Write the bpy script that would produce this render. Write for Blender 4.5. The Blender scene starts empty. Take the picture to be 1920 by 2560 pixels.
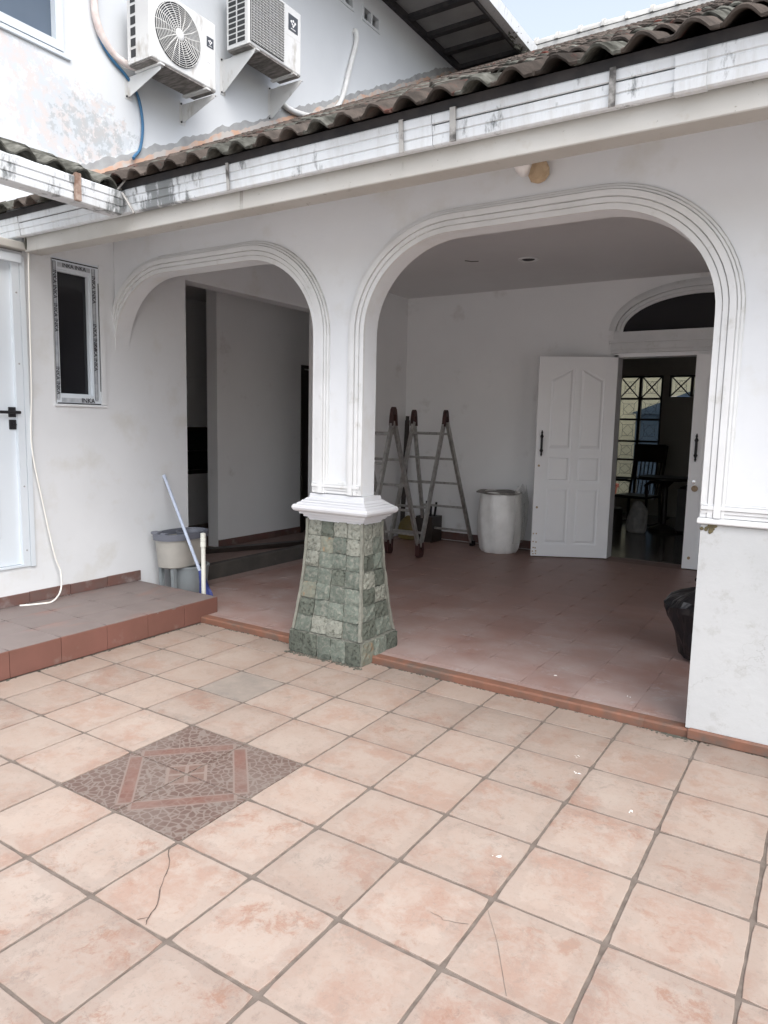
import bpy, bmesh, math, random
from mathutils import Vector, Matrix
R = math.radians
random.seed(7)
scene = bpy.context.scene
col = scene.collection

# ------------------------------------------------------------------ camera
cam = bpy.data.cameras.new('camera')
cam_o = bpy.data.objects.new('camera', cam); col.objects.link(cam_o)
yaw, pitch, roll = R(32.5695), R(-7.0575), R(1.2055)
fw = Vector((-math.sin(yaw) * math.cos(pitch), math.cos(yaw) * math.cos(pitch), math.sin(pitch)))
rt = Vector((math.cos(yaw), math.sin(yaw), 0)); up = rt.cross(fw)
r2 = math.cos(roll) * rt + math.sin(roll) * up
u2 = -math.sin(roll) * rt + math.cos(roll) * up
cam_o.matrix_world = Matrix(((r2.x, u2.x, -fw.x, 2.434), (r2.y, u2.y, -fw.y, -1.524), (r2.z, u2.z, -fw.z, 1.410), (0, 0, 0, 1)))
cam.sensor_fit = 'HORIZONTAL'; cam.sensor_width = 36; cam.lens = 36 * 1773.9 / 1920
cam.clip_start = 0.05; cam.clip_end = 2000
scene.camera = cam_o

# ------------------------------------------------------------------ light
SUN_EL, SUN_AZ = R(57), R(126)          # azimuth clockwise from +Y
world = bpy.data.worlds.new('World'); scene.world = world; world.use_nodes = True
nt = world.node_tree; nt.nodes.clear()
sky = nt.nodes.new('ShaderNodeTexSky'); sky.sky_type = 'NISHITA'; sky.sun_disc = False
sky.sun_elevation = SUN_EL; sky.sun_rotation = SUN_AZ; sky.air_density = 1.0; sky.dust_density = 4.0; sky.ozone_density = 1.5
hs = nt.nodes.new('ShaderNodeHueSaturation'); hs.inputs['Saturation'].default_value = 0.5
bg = nt.nodes.new('ShaderNodeBackground'); bg.inputs['Strength'].default_value = 0.125
wo = nt.nodes.new('ShaderNodeOutputWorld')
nt.links.new(sky.outputs[0], hs.inputs['Color']); nt.links.new(hs.outputs[0], bg.inputs['Color']); nt.links.new(bg.outputs[0], wo.inputs['Surface'])
sun = bpy.data.lights.new('sun', 'SUN'); sun.energy = 0.7; sun.angle = R(70); sun.color = (1.0, 0.99, 0.98)
sun_o = bpy.data.objects.new('sun', sun); col.objects.link(sun_o)
sd = Vector((math.sin(SUN_AZ) * math.cos(SUN_EL), math.cos(SUN_AZ) * math.cos(SUN_EL), math.sin(SUN_EL)))
sun_o.rotation_euler = sd.to_track_quat('Z', 'Y').to_euler()
vs = scene.view_settings; vs.view_transform = 'Standard'; vs.look = 'None'; vs.gamma = 1; vs.use_curve_mapping = False
vs.exposure = 1.62

# ------------------------------------------------------------------ node materials
def new_mat(name):
    m = bpy.data.materials.new(name); m.use_nodes = True
    t = m.node_tree; b = t.nodes['Principled BSDF']
    return m, t, b
def lk(t, a, b): t.links.new(a, b)
def node(t, typ, **kw):
    n = t.nodes.new(typ)
    for k, v in kw.items():
        if k in n.inputs: n.inputs[k].default_value = v
        else: setattr(n, k, v)
    return n
def pos(t, obj=False, scale=(1, 1, 1), loc=(0, 0, 0)):
    if obj:
        src = node(t, 'ShaderNodeTexCoord').outputs['Object']
    else:
        src = node(t, 'ShaderNodeNewGeometry').outputs['Position']
    mp = node(t, 'ShaderNodeMapping'); mp.inputs['Scale'].default_value = scale; mp.inputs['Location'].default_value = loc
    lk(t, src, mp.inputs['Vector']); return mp.outputs['Vector']
def noise(t, vec, scale, detail=4, rough=.55, out='Fac'):
    n = node(t, 'ShaderNodeTexNoise', Scale=scale, Detail=detail, Roughness=rough)
    lk(t, vec, n.inputs['Vector']); return n.outputs[out]
def ramp(t, fac, a, b, ca=(0, 0, 0, 1), cb=(1, 1, 1, 1)):
    n = node(t, 'ShaderNodeValToRGB'); e = n.color_ramp.elements
    e[0].position = a; e[1].position = b; e[0].color = ca; e[1].color = cb
    lk(t, fac, n.inputs['Fac']); return n.outputs['Color']
def mix(t, fac, a, b, mode='MIX'):
    n = node(t, 'ShaderNodeMixRGB'); n.blend_type = mode
    for s, v in ((n.inputs['Fac'], fac), (n.inputs['Color1'], a), (n.inputs['Color2'], b)):
        if isinstance(v, (int, float)): s.default_value = v
        elif isinstance(v, (tuple, list)): s.default_value = (*v[:3], 1)
        else: lk(t, v, s)
    return n.outputs['Color']
def mth(t, op, a, b=0.0, c=None):
    n = node(t, 'ShaderNodeMath'); n.operation = op
    for i, v in enumerate((a, b) if c is None else (a, b, c)):
        if isinstance(v, (int, float)): n.inputs[i].default_value = v
        else: lk(t, v, n.inputs[i])
    return n.outputs[0]
def sep(t, v):
    n = node(t, 'ShaderNodeSeparateXYZ'); lk(t, v, n.inputs[0]); return n.outputs
def bump(t, b, h, strength=.2, dist=.01):
    n = node(t, 'ShaderNodeBump', Strength=strength, Distance=dist); lk(t, h, n.inputs['Height']); lk(t, n.outputs[0], b.inputs['Normal'])

MATS = {}
def mat(name, c1, c2=None, scale=4, rough=.6, metal=0., bmp=0., bscale=60, obj=False, stretch=(1, 1, 1), lo=.35, hi=.65, rand=0., dirt=None, spec=.5):
    """two-tone noise paint, optional dirt=(colour, scale, lo, hi, stretch), per-object brightness jitter"""
    m, t, b = new_mat(name); v = pos(t, obj, stretch)
    c = mix(t, ramp(t, noise(t, v, scale, 5), lo, hi), c1, c2 or c1)
    if dirt:
        dv = pos(t, obj, dirt[4] if len(dirt) > 4 else (1, 1, 1), (3.1, 1.7, .4))
        c = mix(t, ramp(t, noise(t, dv, dirt[1], 6, .6), dirt[2], dirt[3]), c, dirt[0])
    if rand:
        oi = node(t, 'ShaderNodeObjectInfo')
        k = mth(t, 'MULTIPLY_ADD', oi.outputs['Random'], 2 * rand, 1 - rand)
        cc = node(t, 'ShaderNodeCombineXYZ'); [lk(t, k, cc.inputs[i]) for i in range(3)]
        c = mix(t, 1.0, c, cc.outputs[0], 'MULTIPLY')
    lk(t, c, b.inputs['Base Color']); b.inputs['Roughness'].default_value = rough; b.inputs['Metallic'].default_value = metal
    b.inputs['Specular IOR Level'].default_value = spec
    if bmp: bump(t, b, noise(t, pos(t, obj), bscale, 4), bmp, .004)
    MATS[name] = m; return m

mat('plaster', (.70, .72, .735), (.655, .675, .69), 1.6, .75, bmp=.2, bscale=28, dirt=((.60, .60, .575), 3.2, .54, .76))
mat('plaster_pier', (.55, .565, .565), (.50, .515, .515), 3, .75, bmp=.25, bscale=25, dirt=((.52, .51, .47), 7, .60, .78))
mat('plaster_inner', (.86, .865, .865), (.82, .825, .825), 1.2, .8, bmp=.1, bscale=30, dirt=((.55, .53, .5), 2.5, .62, .82))
mat('moulding_paint', (.69, .70, .70), (.63, .64, .635), 5, .6, dirt=((.48, .475, .44), 9, .60, .78))
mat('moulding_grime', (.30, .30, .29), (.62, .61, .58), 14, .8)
mat('capital_paint', (.594, .603, .621), (.558, .567, .585), 4, .45)
mat('ceiling_paint', (.74, .74, .74), (.70, .70, .70), 1.3, .8)
mat('beam_paint', (.551, .540, .509), (.495, .480, .445), 2.5, .75, bmp=.1, dirt=((.42, .38, .31), 9, .62, .80, (1, 1, .25)))
mat('white_pvc', (.64, .69, .73), (.61, .665, .71), 2, .35)
mat('door_paint', (.90, .915, .92), (.88, .89, .90), 3, .32)
mat('black_metal', (.012, .012, .014), None, 3, .4)
mat('dark_wood', (.018, .013, .01), (.03, .02, .015), 8, .45)
mat('dark_board', (.03, .03, .033), (.055, .05, .05), 12, .8)
mat('ac_white', (.66, .665, .655), (.61, .615, .61), 3, .4, dirt=((.36, .33, .28), 7, .58, .76, (1, 1, .45)))
mat('ac_dark', (.03, .032, .034), None, 3, .6)
mat('ac_grille', (.62, .62, .60), None, 3, .45)
mat('ac_under', (.30, .28, .26), (.12, .11, .10), 9, .7, stretch=(1, 4, 1))
mat('badge_dark', (.05, .055, .065), None, 3, .4)
mat('badge_white', (.82, .82, .82), None, 3, .5)
mat('pipe_wrap', (.62, .50, .47), (.72, .66, .63), 14, .7)
mat('pipe_white', (.76, .77, .76), (.66, .66, .64), 12, .6)
mat('blue_cable', (.03, .11, .22), (.04, .15, .28), 8, .5)
mat('white_cable', (.80, .79, .74), None, 3, .5)
mat('roof_tile', (.045, .040, .036), (.095, .080, .07), 9, .95, spec=0.0, bmp=.9, bscale=70, rand=.35, dirt=((.13, .045, .035), 6, .58, .72))
mat('roof_tile_moss', (.06, .06, .052), (.14, .14, .125), 16, .97, spec=0.0, bmp=.7, bscale=40, rand=.25, dirt=((.03, .03, .026), 9, .48, .66))
mat('ridge_cement', (.50, .50, .48), (.34, .34, .33), 5, .9, bmp=.3, dirt=((.55, .42, .28), 5, .60, .75))
mat('cement_grey', (.40, .41, .41), (.30, .30, .30), 6, .9, bmp=.3)
mat('orange_paint', (.60, .38, .27), (.52, .49, .46), 5, .8, lo=.40, hi=.55)
mat('mortar', (.13, .132, .112), (.20, .20, .17), 30, .95, bmp=.5, bscale=80)
mat('skirting', (.155, .075, .06), (.14, .09, .08), 9, .6, rand=.12, dirt=((.25, .21, .20), 8, .55, .72))
mat('kerb_tile', (.205, .092, .058), (.16, .078, .052), 10, .7, rand=.08, dirt=((.10, .082, .068), 8, .46, .70))
mat('riser_tile', (.171, .077, .060), (.147, .068, .052), 5, .5, rand=.06, dirt=((.229, .176, .154), 6, .60, .82))
mat('grout', (.105, .083, .069), (.165, .138, .118), 18, .95)
mat('porch_grout', (.275, .20, .178), (.235, .165, .147), 12, .9)
mat('step_grout', (.17, .135, .125), None, 12, .9)
mat('bucket_beige', (.40, .385, .35), (.34, .33, .30), 5, .5, obj=True)
mat('bucket_rim', (.12, .13, .16), (.15, .16, .19), 5, .5)
mat('bucket_grey', (.26, .29, .30), (.22, .245, .255), 5, .5)
mat('mop_stick', (.52, .58, .70), (.46, .53, .66), 6, .4)
mat('mop_blue', (.02, .03, .14), (.03, .05, .22), 12, .6)
mat('pole_cream', (.72, .73, .66), (.66, .67, .6), 6, .5)
mat('aluminium', (.50, .49, .47), (.33, .32, .30), 20, .42, metal=.75)
mat('hinge_red', (.065, .022, .02), (.035, .014, .012), 15, .5)
mat('bin_black', (.010, .010, .012), None, 3, .25)
mat('yellow_bag', (.16, .12, .03), (.10, .075, .03), 8, .7)
mat('drum_blue', (.18, .22, .26), None, 3, .6)
mat('sack', (.55, .53, .50), (.35, .34, .33), 10, .7)
mat('room_floor', (.16, .14, .125), (.13, .115, .10), 3, .16)
mat('room_wall', (.55, .52, .47), None, 3, .8)
mat('window_dark', (.012, .013, .016), None, 3, .12)
mat('upper_glass', (.10, .13, .17), (.07, .095, .13), 1, .08)
mat('nest_mud', (.50, .38, .25), (.40, .29, .18), 20, .95, bmp=.6, bscale=60)
mat('lamp_white', (.78, .76, .74), None, 3, .4)
mat('chrome', (.6, .6, .6), None, 3, .25, metal=1)
mat('yard_cream', (.74, .71, .60), (.68, .65, .55), 2, .8)
mat('yard_blue', (.10, .16, .28), None, 2, .7)
mat('yard_red', (.35, .10, .08), None, 2, .7)
mat('soffit_board', (.36, .355, .35), (.29, .285, .28), 3, .8)
mat('flake_white', (.85, .85, .83), None, 3, .8)
mat('soil_dark', (.05, .05, .04), (.10, .10, .08), 20, 1.0)
mat('paper_tape', (.46, .49, .52), (.30, .33, .36), 18, .5)
mat('ink_black', (.015, .015, .02), None, 3, .6)
mat('stone_pale', (.255, .26, .222), (.20, .208, .178), 60, .95, obj=True, bmp=1., bscale=110, rand=.12, dirt=((.10, .105, .085), 55, .50, .66), spec=.2)
mat('stone_green', (.150, .170, .144), (.112, .132, .110), 60, .95, obj=True, bmp=1., bscale=110, rand=.15, dirt=((.215, .215, .185), 50, .50, .66), spec=.2)
mat('stone_dark', (.094, .108, .090), (.124, .134, .110), 60, .95, obj=True, bmp=1., bscale=110, rand=.14, dirt=((.040, .044, .036), 50, .50, .66), spec=.2)
mat('stone_tan', (.193, .189, .149), (.152, .167, .136), 50, .95, obj=True, bmp=1., bscale=110, rand=.12, dirt=((.230, .156, .092), 30, .55, .68), spec=.2)
mat('corner_mortar', (.22, .22, .185), (.15, .155, .13), 30, .95, bmp=.5, bscale=80)
mat('bounce_paving', (.50, .485, .465), (.44, .43, .415), 2, .9)  # pale paving round the courtyard, tone chosen to bounce light under the eaves
mat('kerb_shaded', (.075, .068, .06), (.05, .046, .042), 6, .9, dirt=((.14, .13, .12), 9, .6, .75))  # passage kerb concrete with the shadow it lies in put into its colour
mat('moss_brown', (.16, .13, .06), (.08, .07, .045), 40, .95)
mat('strap_metal', (.36, .35, .33), (.07, .065, .06), 14, .5, lo=.45, hi=.6)
mat('rust_metal', (.40, .33, .28), (.17, .10, .07), 16, .8)
mat('crack_brown', (.075, .055, .044), (.12, .09, .075), 40, 1.0)
mat('light_trim', (.8, .8, .8), None, 3, .4)

# plastic film round the drum
m, t, b = new_mat('plastic_film'); v = pos(t, True)
c = mix(t, ramp(t, noise(t, v, 9, 6), .35, .7), (.86, .855, .83), (.76, .755, .73)); lk(t, c, b.inputs['Base Color'])
b.inputs['Roughness'].default_value = .28
b.inputs['Coat Weight'].default_value = .4
bump(t, b, noise(t, pos(t, True, (1, 1, .35)), 26, 5), .6, .02); MATS['plastic_film'] = m
# loose translucent film
m, t, b = new_mat('clear_film'); b.inputs['Base Color'].default_value = (.7, .7, .66, 1); b.inputs['Roughness'].default_value = .3
tr = node(t, 'ShaderNodeBsdfTransparent'); ms = node(t, 'ShaderNodeMixShader'); ms.inputs[0].default_value = .3
lk(t, tr.outputs[0], ms.inputs[1]); lk(t, b.outputs[0], ms.inputs[2]); lk(t, ms.outputs[0], t.nodes['Material Output'].inputs['Surface']); MATS['clear_film'] = m
# frosted pane
m, t, b = new_mat('leaded_glass'); b.inputs['Base Color'].default_value = (.5, .5, .45, 1); b.inputs['Roughness'].default_value = .15
tr = node(t, 'ShaderNodeBsdfTransparent'); tr.inputs[0].default_value = (.88, .88, .80, 1); ms = node(t, 'ShaderNodeMixShader'); ms.inputs[0].default_value = .12
lk(t, tr.outputs[0], ms.inputs[1]); lk(t, b.outputs[0], ms.inputs[2]); lk(t, ms.outputs[0], t.nodes['Material Output'].inputs['Surface']); MATS['leaded_glass'] = m

# courtyard terracotta tile: peach glaze, worn red patches, grey grime by the step and the pillar
def tile_base(t):
    oi = node(t, 'ShaderNodeObjectInfo'); rnd = oi.outputs['Random']
    v = node(t, 'ShaderNodeVectorMath'); v.operation = 'ADD'
    g = node(t, 'ShaderNodeNewGeometry'); cx = node(t, 'ShaderNodeCombineXYZ')
    lk(t, mth(t, 'MULTIPLY', rnd, 37.0), cx.inputs[2]); lk(t, g.outputs['Position'], v.inputs[0]); lk(t, cx.outputs[0], v.inputs[1])
    return v.outputs[0], rnd, g.outputs['Position']
m, t, b = new_mat('courtyard_tile'); v, rnd, wp = tile_base(t)
wob = node(t, 'ShaderNodeVectorMath'); wob.operation = 'MULTIPLY_ADD'; lk(t, noise(t, v, 9, 4, .6, 'Color'), wob.inputs[0]); wob.inputs[1].default_value = (.12, .12, .12); lk(t, v, wob.inputs[2])
vw = wob.outputs[0]
c = mix(t, ramp(t, noise(t, vw, 5, 9, .72), .38, .62), (.368, .306, .262), (.335, .262, .218))
red = ramp(t, noise(t, vw, 3.4, 9, .74), .49, .60)
c = mix(t, mth(t, 'MULTIPLY', red, .9), c, (.30, .192, .148))
c = mix(t, mth(t, 'MULTIPLY', ramp(t, noise(t, vw, 5.2, 9, .78), .56, .63), .75), c, (.262, .140, .095))
c = mix(t, mth(t, 'MULTIPLY', ramp(t, noise(t, vw, 16, 9, .82), .51, .62), .7), c, (.345, .295, .255))
c = mix(t, mth(t, 'MULTIPLY', ramp(t, noise(t, vw, 6.5, 9, .84), .56, .64), .55), c, (.175, .148, .13))
c = mix(t, mth(t, 'MULTIPLY', ramp(t, noise(t, v, 55, 8, .85), .54, .64), .5), c, (.17, .138, .118))
s = sep(t, wp)
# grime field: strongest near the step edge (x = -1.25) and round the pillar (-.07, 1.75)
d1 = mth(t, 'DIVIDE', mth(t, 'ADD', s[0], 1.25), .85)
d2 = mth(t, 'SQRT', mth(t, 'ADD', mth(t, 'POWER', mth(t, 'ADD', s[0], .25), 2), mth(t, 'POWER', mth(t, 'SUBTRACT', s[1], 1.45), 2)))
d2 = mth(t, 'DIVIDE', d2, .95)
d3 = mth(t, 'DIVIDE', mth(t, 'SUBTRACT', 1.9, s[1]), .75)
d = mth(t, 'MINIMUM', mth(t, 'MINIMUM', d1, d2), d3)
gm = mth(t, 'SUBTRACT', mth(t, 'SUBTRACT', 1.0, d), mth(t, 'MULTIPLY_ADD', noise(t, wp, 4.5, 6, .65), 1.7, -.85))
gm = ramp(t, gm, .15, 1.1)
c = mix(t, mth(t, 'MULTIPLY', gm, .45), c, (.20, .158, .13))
oc = sep(t, node(t, 'ShaderNodeTexCoord').outputs['Object'])
ed = mth(t, 'MAXIMUM', mth(t, 'ABSOLUTE', oc[0]), mth(t, 'ABSOLUTE', oc[1]))
em = ramp(t, mth(t, 'ADD', mth(t, 'MULTIPLY', ed, 5.2), mth(t, 'MULTIPLY', noise(t, v, 9, 8, .75), .75)), .98, 1.32)
c = mix(t, mth(t, 'MULTIPLY', em, .17), c, (.174, .138, .118))
scf = ramp(t, noise(t, v, 2.4, 8, .72), .57, .66)
c = mix(t, mth(t, 'MULTIPLY', mth(t, 'MULTIPLY', scf, ramp(t, noise(t, wp, 60, 5, .7), .42, .6)), .5), c, (.192, .168, .150))
c = mix(t, mth(t, 'MULTIPLY', mth(t, 'FRACT', mth(t, 'MULTIPLY', rnd, 7.31)), .35), c, (.345, .27, .222))
k = mth(t, 'MULTIPLY_ADD', rnd, .13, .865); cc = node(t, 'ShaderNodeCombineXYZ'); [lk(t, k, cc.inputs[i]) for i in range(3)]
c = mix(t, 1., c, cc.outputs[0], 'MULTIPLY')
lk(t, c, b.inputs['Base Color']); b.inputs['Roughness'].default_value = .62
bump(t, b, noise(t, v, 30, 5), .12, .004); MATS['courtyard_tile'] = m
# the one greyed tile beside the pillar
m, t, b = new_mat('grey_tile'); v, rnd, wp = tile_base(t)
c = mix(t, ramp(t, noise(t, v, 7, 9, .75), .38, .62), (.262, .222, .19), (.195, .170, .15)); lk(t, c, b.inputs['Base Color']); b.inputs['Roughness'].default_value = .7; MATS['grey_tile'] = m

# the four printed tiles: crazed ground, red bands as a diamond, small star
m, t, b = new_mat('printed_tile'); g = node(t, 'ShaderNodeNewGeometry').outputs['Position']; s = sep(t, g)
T = 1 / 3
ax = mth(t, 'ABSOLUTE', mth(t, 'DIVIDE', mth(t, 'SUBTRACT', s[0], T), T)); ay = mth(t, 'ABSOLUTE', mth(t, 'DIVIDE', mth(t, 'SUBTRACT', s[1], T), T))
l1 = mth(t, 'ADD', ax, ay); df = mth(t, 'ABSOLUTE', mth(t, 'SUBTRACT', ax, ay))
vo = node(t, 'ShaderNodeTexVoronoi'); vo.feature = 'DISTANCE_TO_EDGE'; vo.inputs['Scale'].default_value = 34; lk(t, g, vo.inputs['Vector'])
lines = ramp(t, vo.outputs['Distance'], .05, .11, (1, 1, 1, 1), (0, 0, 0, 1))
cr = mix(t, noise(t, g, 8), (.094, .058, .048), (.130, .086, .072)); cr = mix(t, mth(t, 'MULTIPLY', lines, .8), cr, (.200, .167, .145))
def band(x, a, b_): return mth(t, 'MULTIPLY', mth(t, 'GREATER_THAN', x, a), mth(t, 'LESS_THAN', x, b_))
bandm = mth(t, 'MULTIPLY', band(l1, .80, 1.0), mth(t, 'LESS_THAN', df, .78))
edge = mth(t, 'SUBTRACT', mth(t, 'MULTIPLY', band(l1, .77, 1.03), mth(t, 'LESS_THAN', df, .83)), bandm)
red = mix(t, ramp(t, noise(t, g, 9, 6), .35, .65), (.144, .065, .050), (.184, .101, .080))
star = mth(t, 'MULTIPLY', mth(t, 'LESS_THAN', l1, .34), mth(t, 'GREATER_THAN', mth(t, 'MINIMUM', ax, ay), .015))
starline = mth(t, 'MULTIPLY', star, mth(t, 'GREATER_THAN', mth(t, 'MAXIMUM', mth(t, 'MULTIPLY', mth(t, 'GREATER_THAN', l1, .29), 1), mth(t, 'LESS_THAN', df, .03)), .5))
wear = ramp(t, noise(t, g, 6, 7, .7), .38, .62)
c = mix(t, mth(t, 'MULTIPLY', bandm, mth(t, 'MULTIPLY_ADD', wear, -.45, .9)), cr, red); c = mix(t, edge, c, (.200, .152, .130)); c = mix(t, mth(t, 'MULTIPLY', star, .7), c, (.156, .097, .078)); c = mix(t, starline, c, (.208, .161, .138))
c = mix(t, mth(t, 'MULTIPLY', ramp(t, noise(t, g, 3.5, 6), .42, .72), .5), c, (.190, .164, .145))
lk(t, c, b.inputs['Base Color']); b.inputs['Roughness'].default_value = .55; MATS['printed_tile'] = m

# porch tile: brown glaze, white dust patches near the threshold
m, t, b = new_mat('porch_tile'); v, rnd, wp = tile_base(t)
c = mix(t, ramp(t, noise(t, v, 6, 5), .35, .65), (.262, .148, .122), (.23, .13, .108))
s = sep(t, wp)
near = mth(t, 'SUBTRACT', 1.0, mth(t, 'DIVIDE', mth(t, 'SUBTRACT', s[1], 1.9), 2.2))
dm = ramp(t, mth(t, 'ADD', noise(t, wp, 2.6, 7, .65), mth(t, 'MULTIPLY', near, .20)), .50, .80)
c = mix(t, mth(t, 'MULTIPLY', dm, .7), c, (.375, .318, .30))
c = mix(t, .15, c, (.29, .215, .19))
spot = ramp(t, noise(t, wp, 5.5, 9, .78), .57, .68)
c = mix(t, mth(t, 'MULTIPLY', spot, mth(t, 'MAXIMUM', near, 0.0)), c, (.36, .32, .31))
k = mth(t, 'MULTIPLY_ADD', rnd, .07, .965); cc = node(t, 'ShaderNodeCombineXYZ'); [lk(t, k, cc.inputs[i]) for i in range(3)]
c = mix(t, 1., c, cc.outputs[0], 'MULTIPLY'); lk(t, c, b.inputs['Base Color'])
rr = node(t, 'ShaderNodeMapRange'); lk(t, dm, rr.inputs['Value']); rr.inputs['To Min'].default_value = .46; rr.inputs['To Max'].default_value = .65
lk(t, rr.outputs[0], b.inputs['Roughness']); bump(t, b, noise(t, v, 12, 3), .05, .004); MATS['porch_tile'] = m
# step-top tile, dusty
m, t, b = new_mat('step_tile'); v, rnd, wp = tile_base(t)
c = mix(t, ramp(t, noise(t, v, 5, 6), .35, .65), (.165, .135, .127), (.19, .158, .148))
c = mix(t, ramp(t, noise(t, pos(t, False, (1, .35, 1)), 7, 6, .65), .55, .75), c, (.22, .135, .115)); lk(t, c, b.inputs['Base Color']); b.inputs['Roughness'].default_value = .6; MATS['step_tile'] = m

# upper wall: white wash with an old peeled field near the window
m, t, b = new_mat('upper_plaster'); g = node(t, 'ShaderNodeNewGeometry').outputs['Position']; s = sep(t, g)
c = mix(t, ramp(t, noise(t, g, 1.4, 5), .35, .65), (.66, .685, .705), (.63, .655, .675))
def blob(y, z, ry, rz):
    q = mth(t, 'ADD', mth(t, 'POWER', mth(t, 'DIVIDE', mth(t, 'SUBTRACT', s[1], y), ry), 2), mth(t, 'POWER', mth(t, 'DIVIDE', mth(t, 'SUBTRACT', s[2], z), rz), 2))
    return mth(t, 'SUBTRACT', 1.0, q)
f1 = mth(t, 'MAXIMUM', blob(2.2, 3.76, .75, .42), blob(1.75, 4.10, .42, .17))
pn = noise(t, g, 12, 9, .72)
pm = ramp(t, mth(t, 'ADD', mth(t, 'MULTIPLY', f1, .28), pn), .60, .66)
c2 = mix(t, ramp(t, noise(t, g, 11, 4), .42, .60), (.47, .51, .545), (.56, .47, .43))
c = mix(t, mth(t, 'MULTIPLY', pm, .55), c, c2)
pm2 = ramp(t, mth(t, 'ADD', mth(t, 'MULTIPLY', blob(2.4, 3.75, .6, .36), .22), noise(t, g, 16, 8, .7)), .66, .72)
c = mix(t, mth(t, 'MULTIPLY', pm2, .55), c, (.33, .36, .37))
lk(t, c, b.inputs['Base Color']); b.inputs['Roughness'].default_value = .8
bump(t, b, mth(t, 'ADD', noise(t, g, 25, 4), mth(t, 'MULTIPLY', pm, -.6)), .2, .006); MATS['upper_plaster'] = m

# gutter: white enamel with vertical run-off streaks, black algae by the corner
m, t, b = new_mat('gutter_enamel'); g = node(t, 'ShaderNodeNewGeometry').outputs['Position']; s = sep(t, g)
c = mix(t, noise(t, g, 3), (.66, .685, .70), (.57, .595, .61))
st = ramp(t, noise(t, pos(t, False, (17, 17, 2.6)), 1.3, 8, .72), .48, .70)
c = mix(t, mth(t, 'MULTIPLY', st, .42), c, (.40, .39, .365))
al = mth(t, 'ADD', noise(t, pos(t, False, (9, 9, 3.0)), 1.4, 7, .7), mth(t, 'MULTIPLY', mth(t, 'MAXIMUM', mth(t, 'SUBTRACT', 1., mth(t, 'ABSOLUTE', mth(t, 'DIVIDE', mth(t, 'ADD', s[0], .72), .42))), 0), .22))
al = ramp(t, al, .585, .68)
c = mix(t, mth(t, 'MULTIPLY', al, .85), c, (.10, .11, .11))
lk(t, c, b.inputs['Base Color']); b.inputs['Roughness'].default_value = .42; MATS['gutter_enamel'] = m
m, t, b = new_mat('beam_paint'); g = node(t, 'ShaderNodeNewGeometry').outputs['Position']
c = mix(t, ramp(t, noise(t, g, 2.5, 6), .35, .65), (.470, .462, .433), (.420, .407, .374))
dl_ = ramp(t, noise(t, pos(t, False, (26, 26, .6)), 1.0, 3, .5), .665, .70)
c = mix(t, mth(t, 'MULTIPLY', dl_, mth(t, 'MULTIPLY', ramp(t, noise(t, pos(t, False, (1.3, 1.3, 6)), 1.5, 4), .42, .6), .6)), c, (.20, .18, .15))
c = mix(t, ramp(t, noise(t, g, 9, 7, .7), .62, .76), c, (.40, .37, .32))
c = mix(t, mth(t, 'MULTIPLY', ramp(t, noise(t, g, 55, 3), .70, .76), .7), c, (.18, .16, .13))
lk(t, c, b.inputs['Base Color']); b.inputs['Roughness'].default_value = .75; bump(t, b, noise(t, g, 30, 4), .12, .004); MATS['beam_paint'] = m
# pier: whitewash with grey smudges and hairline cracks
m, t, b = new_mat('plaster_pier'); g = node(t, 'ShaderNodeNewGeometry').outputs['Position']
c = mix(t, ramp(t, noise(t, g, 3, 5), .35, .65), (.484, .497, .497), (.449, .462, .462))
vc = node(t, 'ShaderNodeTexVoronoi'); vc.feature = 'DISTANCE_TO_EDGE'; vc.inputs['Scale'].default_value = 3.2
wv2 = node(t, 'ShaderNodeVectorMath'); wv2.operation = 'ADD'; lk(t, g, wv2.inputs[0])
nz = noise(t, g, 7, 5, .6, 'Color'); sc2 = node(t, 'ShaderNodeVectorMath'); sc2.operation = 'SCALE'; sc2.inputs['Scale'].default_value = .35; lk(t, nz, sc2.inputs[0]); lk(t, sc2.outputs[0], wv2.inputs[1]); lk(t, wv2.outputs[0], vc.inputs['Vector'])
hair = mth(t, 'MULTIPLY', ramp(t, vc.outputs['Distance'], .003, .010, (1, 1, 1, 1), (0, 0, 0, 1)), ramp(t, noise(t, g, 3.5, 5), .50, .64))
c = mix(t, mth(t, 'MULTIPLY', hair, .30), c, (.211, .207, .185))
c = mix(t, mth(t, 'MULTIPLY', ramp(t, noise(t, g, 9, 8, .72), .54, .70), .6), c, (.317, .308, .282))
lk(t, c, b.inputs['Base Color']); b.inputs['Roughness'].default_value = .75; bump(t, b, noise(t, g, 22, 6), .3, .006); MATS['plaster_pier'] = m

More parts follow.
